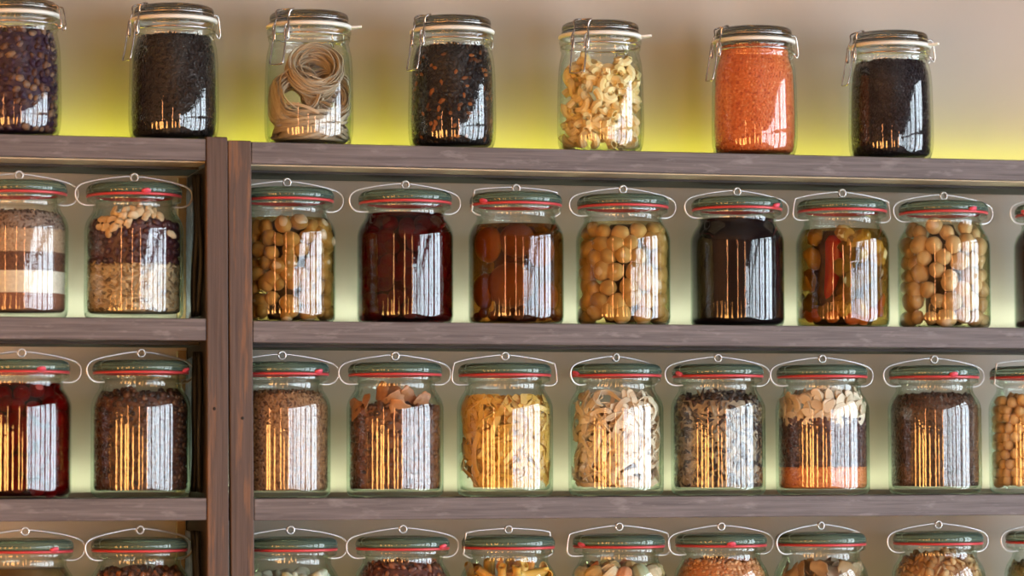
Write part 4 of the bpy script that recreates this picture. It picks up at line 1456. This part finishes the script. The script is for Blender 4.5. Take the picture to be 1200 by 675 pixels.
# ---- lowest shelf (only its jars' tops are in the picture) ------------------------
LOW = 787
p, rin, k = weck_jar(4, 28, LOW + 1, 'preserving jar of brown preserve, leftmost of the bottom row', 'round', 34)
mb = MB()
fill_core(mb, rin, F0, 0.124, 0.0008, 0.0)
stuff('brown_preserve', mb.mesh('brown_preserve', plain('brown_preserve', (0.12, 0.07, 0.02), 0.3, var=0.3, scale=60)), p, 'brown preserve in the leftmost jar of the bottom row', 'preserve')
p, rin, k = weck_jar(4, 163, LOW + 1, 'preserving jar of dark dried pieces, left of the posts in the bottom row', 'low', None, turn=0.3)
stuff('dried_fruit', grain_fill('dried_fruit', rin, F0, 0.116, 0.0052, grainy('dark_dried', [(0.06, 0.025, 0.02), (0.10, 0.04, 0.03), (0.30, 0.09, 0.02), (0.08, 0.03, 0.025)], 0.45, noise=0.3), (1.3, 0.9, 0.6), base=ICO1, uneven=0.004), p,
      'dark dried fruit pieces in the bottom row left of the posts', 'dried fruit')


def piece_jar(px, label, style, tab, nm, meshes, size, plabel, cat, group, z_lo, z_hi, heap_name, heap_cols, heap_label, heap_size, tilt=None, flat=(1.2, 0.9, 0.8)):
    """a jar of countable pieces: those the picture shows are pieces of their own, the ones further down one heap"""
    p, rin, k = weck_jar(4, px, LOW, label, style, tab, turn=0.35 if px == 963 else 0.085)
    stuff(heap_name, grain_fill(heap_name, lambda z: rin(z) - 0.004, F0, z_lo + 0.012, heap_size, grainy(heap_name, heap_cols, 0.5), flat, base=ICO1), p, heap_label, cat)
    sp = shell_points(rin, z_lo, z_hi, size, 0.4)
    rr = float(rin(z_hi)) - size
    for i in range(int((rr / size) ** 2 * 1.0)):
        sp.append((RNG.uniform(0, 6.28), z_hi - size + RNG.normal() * size * 0.35, rr * math.sqrt(RNG.random())))
    pieces(nm, meshes, p, sp, plabel, cat, group, tilt)


wb = piece('white_bean', [(0.62, 0.62, 0.48), (0.74, 0.74, 0.60), (0.55, 0.58, 0.40)], 0.4)
v_, f_ = ICO3
vb = v_ * np.array([0.0105, 0.0068, 0.0058])
vb[:, 1] += 14.0 * vb[:, 0] ** 2
mb = MB(); mb.add(vb, f_)
piece_jar(340, 'preserving jar of pale green-white beans beside the posts in the bottom row', 'round', None, 'white_bean', [mb.mesh('white_bean', wb)], 0.0085, 'pale green-white bean in the bottom-row jar beside the posts', 'bean', 'white beans in the bottom row',
          0.08, 0.119, 'white_bean_heap', [(0.62, 0.62, 0.48), (0.74, 0.74, 0.60)], 'pale beans lower in the jar beside the posts', 0.007)
p, rin, k = weck_jar(4, 472, LOW, 'preserving jar of dark reddish dried fruit in the bottom row, second right of the posts', 'round', 43)
stuff('dried_fruit', grain_fill('dried_fruit', rin, F0, 0.122, 0.0046, grainy('red_dried', [(0.10, 0.03, 0.025), (0.16, 0.05, 0.035), (0.09, 0.03, 0.03), (0.40, 0.13, 0.05), (0.13, 0.04, 0.04)], 0.45, noise=0.3), (1.4, 0.7, 0.6), base=ICO1, uneven=0.003), p,
      'dark reddish dried fruit in the bottom row', 'dried fruit')
pn = piece('penne', [(0.72, 0.34, 0.05), (0.80, 0.48, 0.09), (0.78, 0.44, 0.08), (0.62, 0.16, 0.04), (0.74, 0.50, 0.14)], 0.45)
piece_jar(596, 'preserving jar of yellow and orange penne under an angular wire clip, bottom row', 'angular', None, 'penne', [penne_mesh('penne', pn)], 0.0095, 'yellow-orange penne in the bottom-row jar with an angular clip', 'pasta', 'penne in the bottom row',
          0.075, 0.119, 'penne_heap', [(0.72, 0.40, 0.07), (0.62, 0.2, 0.05), (0.78, 0.50, 0.12)], 'penne lower in the bottom-row jar', 0.007, None, (1.6, 0.7, 0.7))
shp = [shell_pasta_mesh('pasta_shell', piece('pasta_shell_' + n, c, 0.5)) for n, c in (('straw', [(0.70, 0.48, 0.20), (0.80, 0.60, 0.30)]), ('cream', [(0.76, 0.60, 0.38), (0.82, 0.68, 0.48)]), ('salmon', [(0.66, 0.26, 0.12), (0.74, 0.36, 0.18)]),
                                                                                     ('green', [(0.30, 0.33, 0.18), (0.40, 0.42, 0.26)]), ('pale', [(0.78, 0.64, 0.44), (0.7, 0.5, 0.3)]))]
piece_jar(726, 'preserving jar of cream, orange and green pasta shells in the bottom row', 'wide', -48, 'pasta_shell', shp, 0.0100, 'coloured pasta shell in the bottom-row jar', 'pasta', 'pasta shells in the bottom row',
          0.075, 0.121, 'pasta_shell_heap', [(0.72, 0.50, 0.25), (0.66, 0.30, 0.15), (0.38, 0.40, 0.22)], 'pasta shells lower in the bottom-row jar', 0.008)
p, rin, k = weck_jar(4, 846, LOW, 'preserving jar of orange lentils and grains in the bottom row, pink tab in front', 'round', 2)
stuff('orange_lentils', grain_fill('orange_lentils', rin, F0, 0.123, 0.0030, grainy('orange_grain', [(0.55, 0.20, 0.07), (0.68, 0.30, 0.12), (0.42, 0.16, 0.06), (0.74, 0.40, 0.20)], 0.5), (1.2, 1, 0.7)), p, 'orange lentils and grains in the bottom row', 'lentils')
ck = piece('brown_chip', [(0.30, 0.18, 0.08), (0.46, 0.30, 0.15), (0.16, 0.09, 0.05), (0.56, 0.40, 0.22)], 0.5, bump=0.4)
piece_jar(963, 'preserving jar of brown and beige dried chips in the bottom row', 'round', None, 'dried_chip', [slice_mesh('dried_chip', ck, 0.013, 80 + i) for i in range(4)], 0.0095, 'brown or beige dried chip in the bottom row', 'dried fruit', 'dried chips in the bottom row',
          0.08, 0.121, 'dried_chip_heap', [(0.30, 0.18, 0.08), (0.46, 0.30, 0.15), (0.20, 0.11, 0.06)], 'dried chips lower in the bottom-row jar', 0.007, 0.8)
p, rin, k = weck_jar(4, 1101, LOW, 'preserving jar of golden-brown crumpled flakes in the bottom row', 'round', None)
stuff('golden_flakes', grain_fill('golden_flakes', rin, F0, 0.124, 0.0058, grainy('golden_flake', [(0.42, 0.22, 0.08), (0.56, 0.33, 0.14), (0.32, 0.15, 0.06), (0.66, 0.42, 0.20), (0.24, 0.11, 0.05)], 0.5, noise=0.25), (1.3, 1, 0.35), base=ICO1, density=0.75, uneven=0.003), p,
      'golden-brown crumpled flakes in the bottom row', 'flakes')
p, rin, k = weck_jar(4, 1233, LOW - 1, 'preserving jar of greenish leaves cut off by the right edge of the bottom row', 'round', None)
stuff('green_leaves', grain_fill('green_leaves', rin, F0, 0.116, 0.0048, grainy('green_leaf', [(0.16, 0.16, 0.07), (0.26, 0.26, 0.12), (0.34, 0.30, 0.16)], 0.5), (1.4, 0.8, 0.4), base=ICO1), p, 'greenish dried leaves in the rightmost bottom jar', 'dried leaves')

# ------------------------------------------------------------------ lamps of the room behind the camera
shade_m = emit('lantern_glow', (1.0, 0.47, 0.13), 19.0)
rod_m = emit('lamp_tube_glow', (1.0, 0.42, 0.16), 34.0)
iron = plain('lamp_iron', (0.05, 0.045, 0.04), 0.5, 0.5)


def floor_lamp(x, y, r, z1, z2, label):
    root = tag(link('floor_lamp', None, None, (x, y, 0)), label, 'lamp', 'column floor lamps across the room')
    mb = MB(); mb.add(*lathe([(0, 0), (r * 1.1, 0), (r * 1.1, 0.02), (r * 0.9, 0.03), (0.02, 0.03), (0.02, 0.25), (0, 0.25)], 32)); link('base', mb.mesh('base', iron), root)
    mb = MB(); mb.add(*lathe([(0, 0.25), (r, 0.25), (r, z1), (0, z1)], 32)); link('shade', mb.mesh('shade', shade_m), root)
    if not z2:
        return
    nb = int((z2 - z1) / 0.08)          # a stack of glowing glass beads above the shade
    prof = [(0, z1)]
    for q in range(nb):
        prof += [(0.012, z1 + 0.08 * q + 0.002)] + [(0.034 * math.sin(PI * t), z1 + 0.08 * (q + 0.5 - 0.48 * math.cos(PI * t))) for t in (0.2, 0.35, 0.5, 0.65, 0.8)]
    prof += [(0, z1 + 0.08 * nb)]
    mb = MB(); mb.add(*lathe(prof, 16)); link('bead_light', mb.mesh('bead_light', rod_m), root)


for i, (x, y, r, z1, z2) in enumerate(((-3.3, -1.3, 0.08, 1.66, 0), (-3.5, -2.3, 0.13, 1.68, 0), (-3.2, -3.0, 0.13, 1.66, 0), (-3.3, -3.8, 0.15, 1.68, 2.62), (-2.5, -4.4, 0.12, 1.66, 0),
                                      (-1.5, -5.5, 0.11, 1.70, 2.55), (-0.75, -5.9, 0.09, 1.66, 0), (0.3, -5.9, 0.07, 1.66, 2.5))):
    floor_lamp(x, y, r, z1, z2, 'warm paper column lamp standing across the room from the shelves')

# ------------------------------------------------------------------ daylight
w = bpy.data.worlds.new('daylight')
SC.world = w
w.use_nodes = True
nt = w.node_tree
nt.nodes.clear()
out = nt.nodes.new('ShaderNodeOutputWorld')
bg = nt.nodes.new('ShaderNodeBackground')
bg.inputs[0].default_value = (0.80, 0.90, 1.0, 1)
bg.inputs[1].default_value = 13.0
L(nt, bg.outputs[0], out.inputs[0])
for a, b in WIN:
    ld = bpy.data.lights.new('window_portal', 'AREA')
    ld.shape = 'RECTANGLE'
    ld.size, ld.size_y = WZ1 - WZ0, b - a
    ld.cycles.is_portal = True
    lo = bpy.data.objects.new('window_portal', ld)
    COL.objects.link(lo)
    lo.location = (X1 + 0.11, (a + b) / 2, (WZ0 + WZ1) / 2)
    lo.rotation_euler = (0, PI / 2, 0)
for a, b in FWIN:
    ld = bpy.data.lights.new('window_portal', 'AREA')
    ld.shape = 'RECTANGLE'
    ld.size, ld.size_y = b - a, FZ1 - FZ0
    ld.cycles.is_portal = True
    lo = bpy.data.objects.new('window_portal', ld)
    COL.objects.link(lo)
    lo.location = ((a + b) / 2, Y0 - 0.11, (FZ0 + FZ1) / 2)
    lo.rotation_euler = (PI / 2, 0, 0)
    lo.rotation_euler = (-PI / 2, 0, PI)
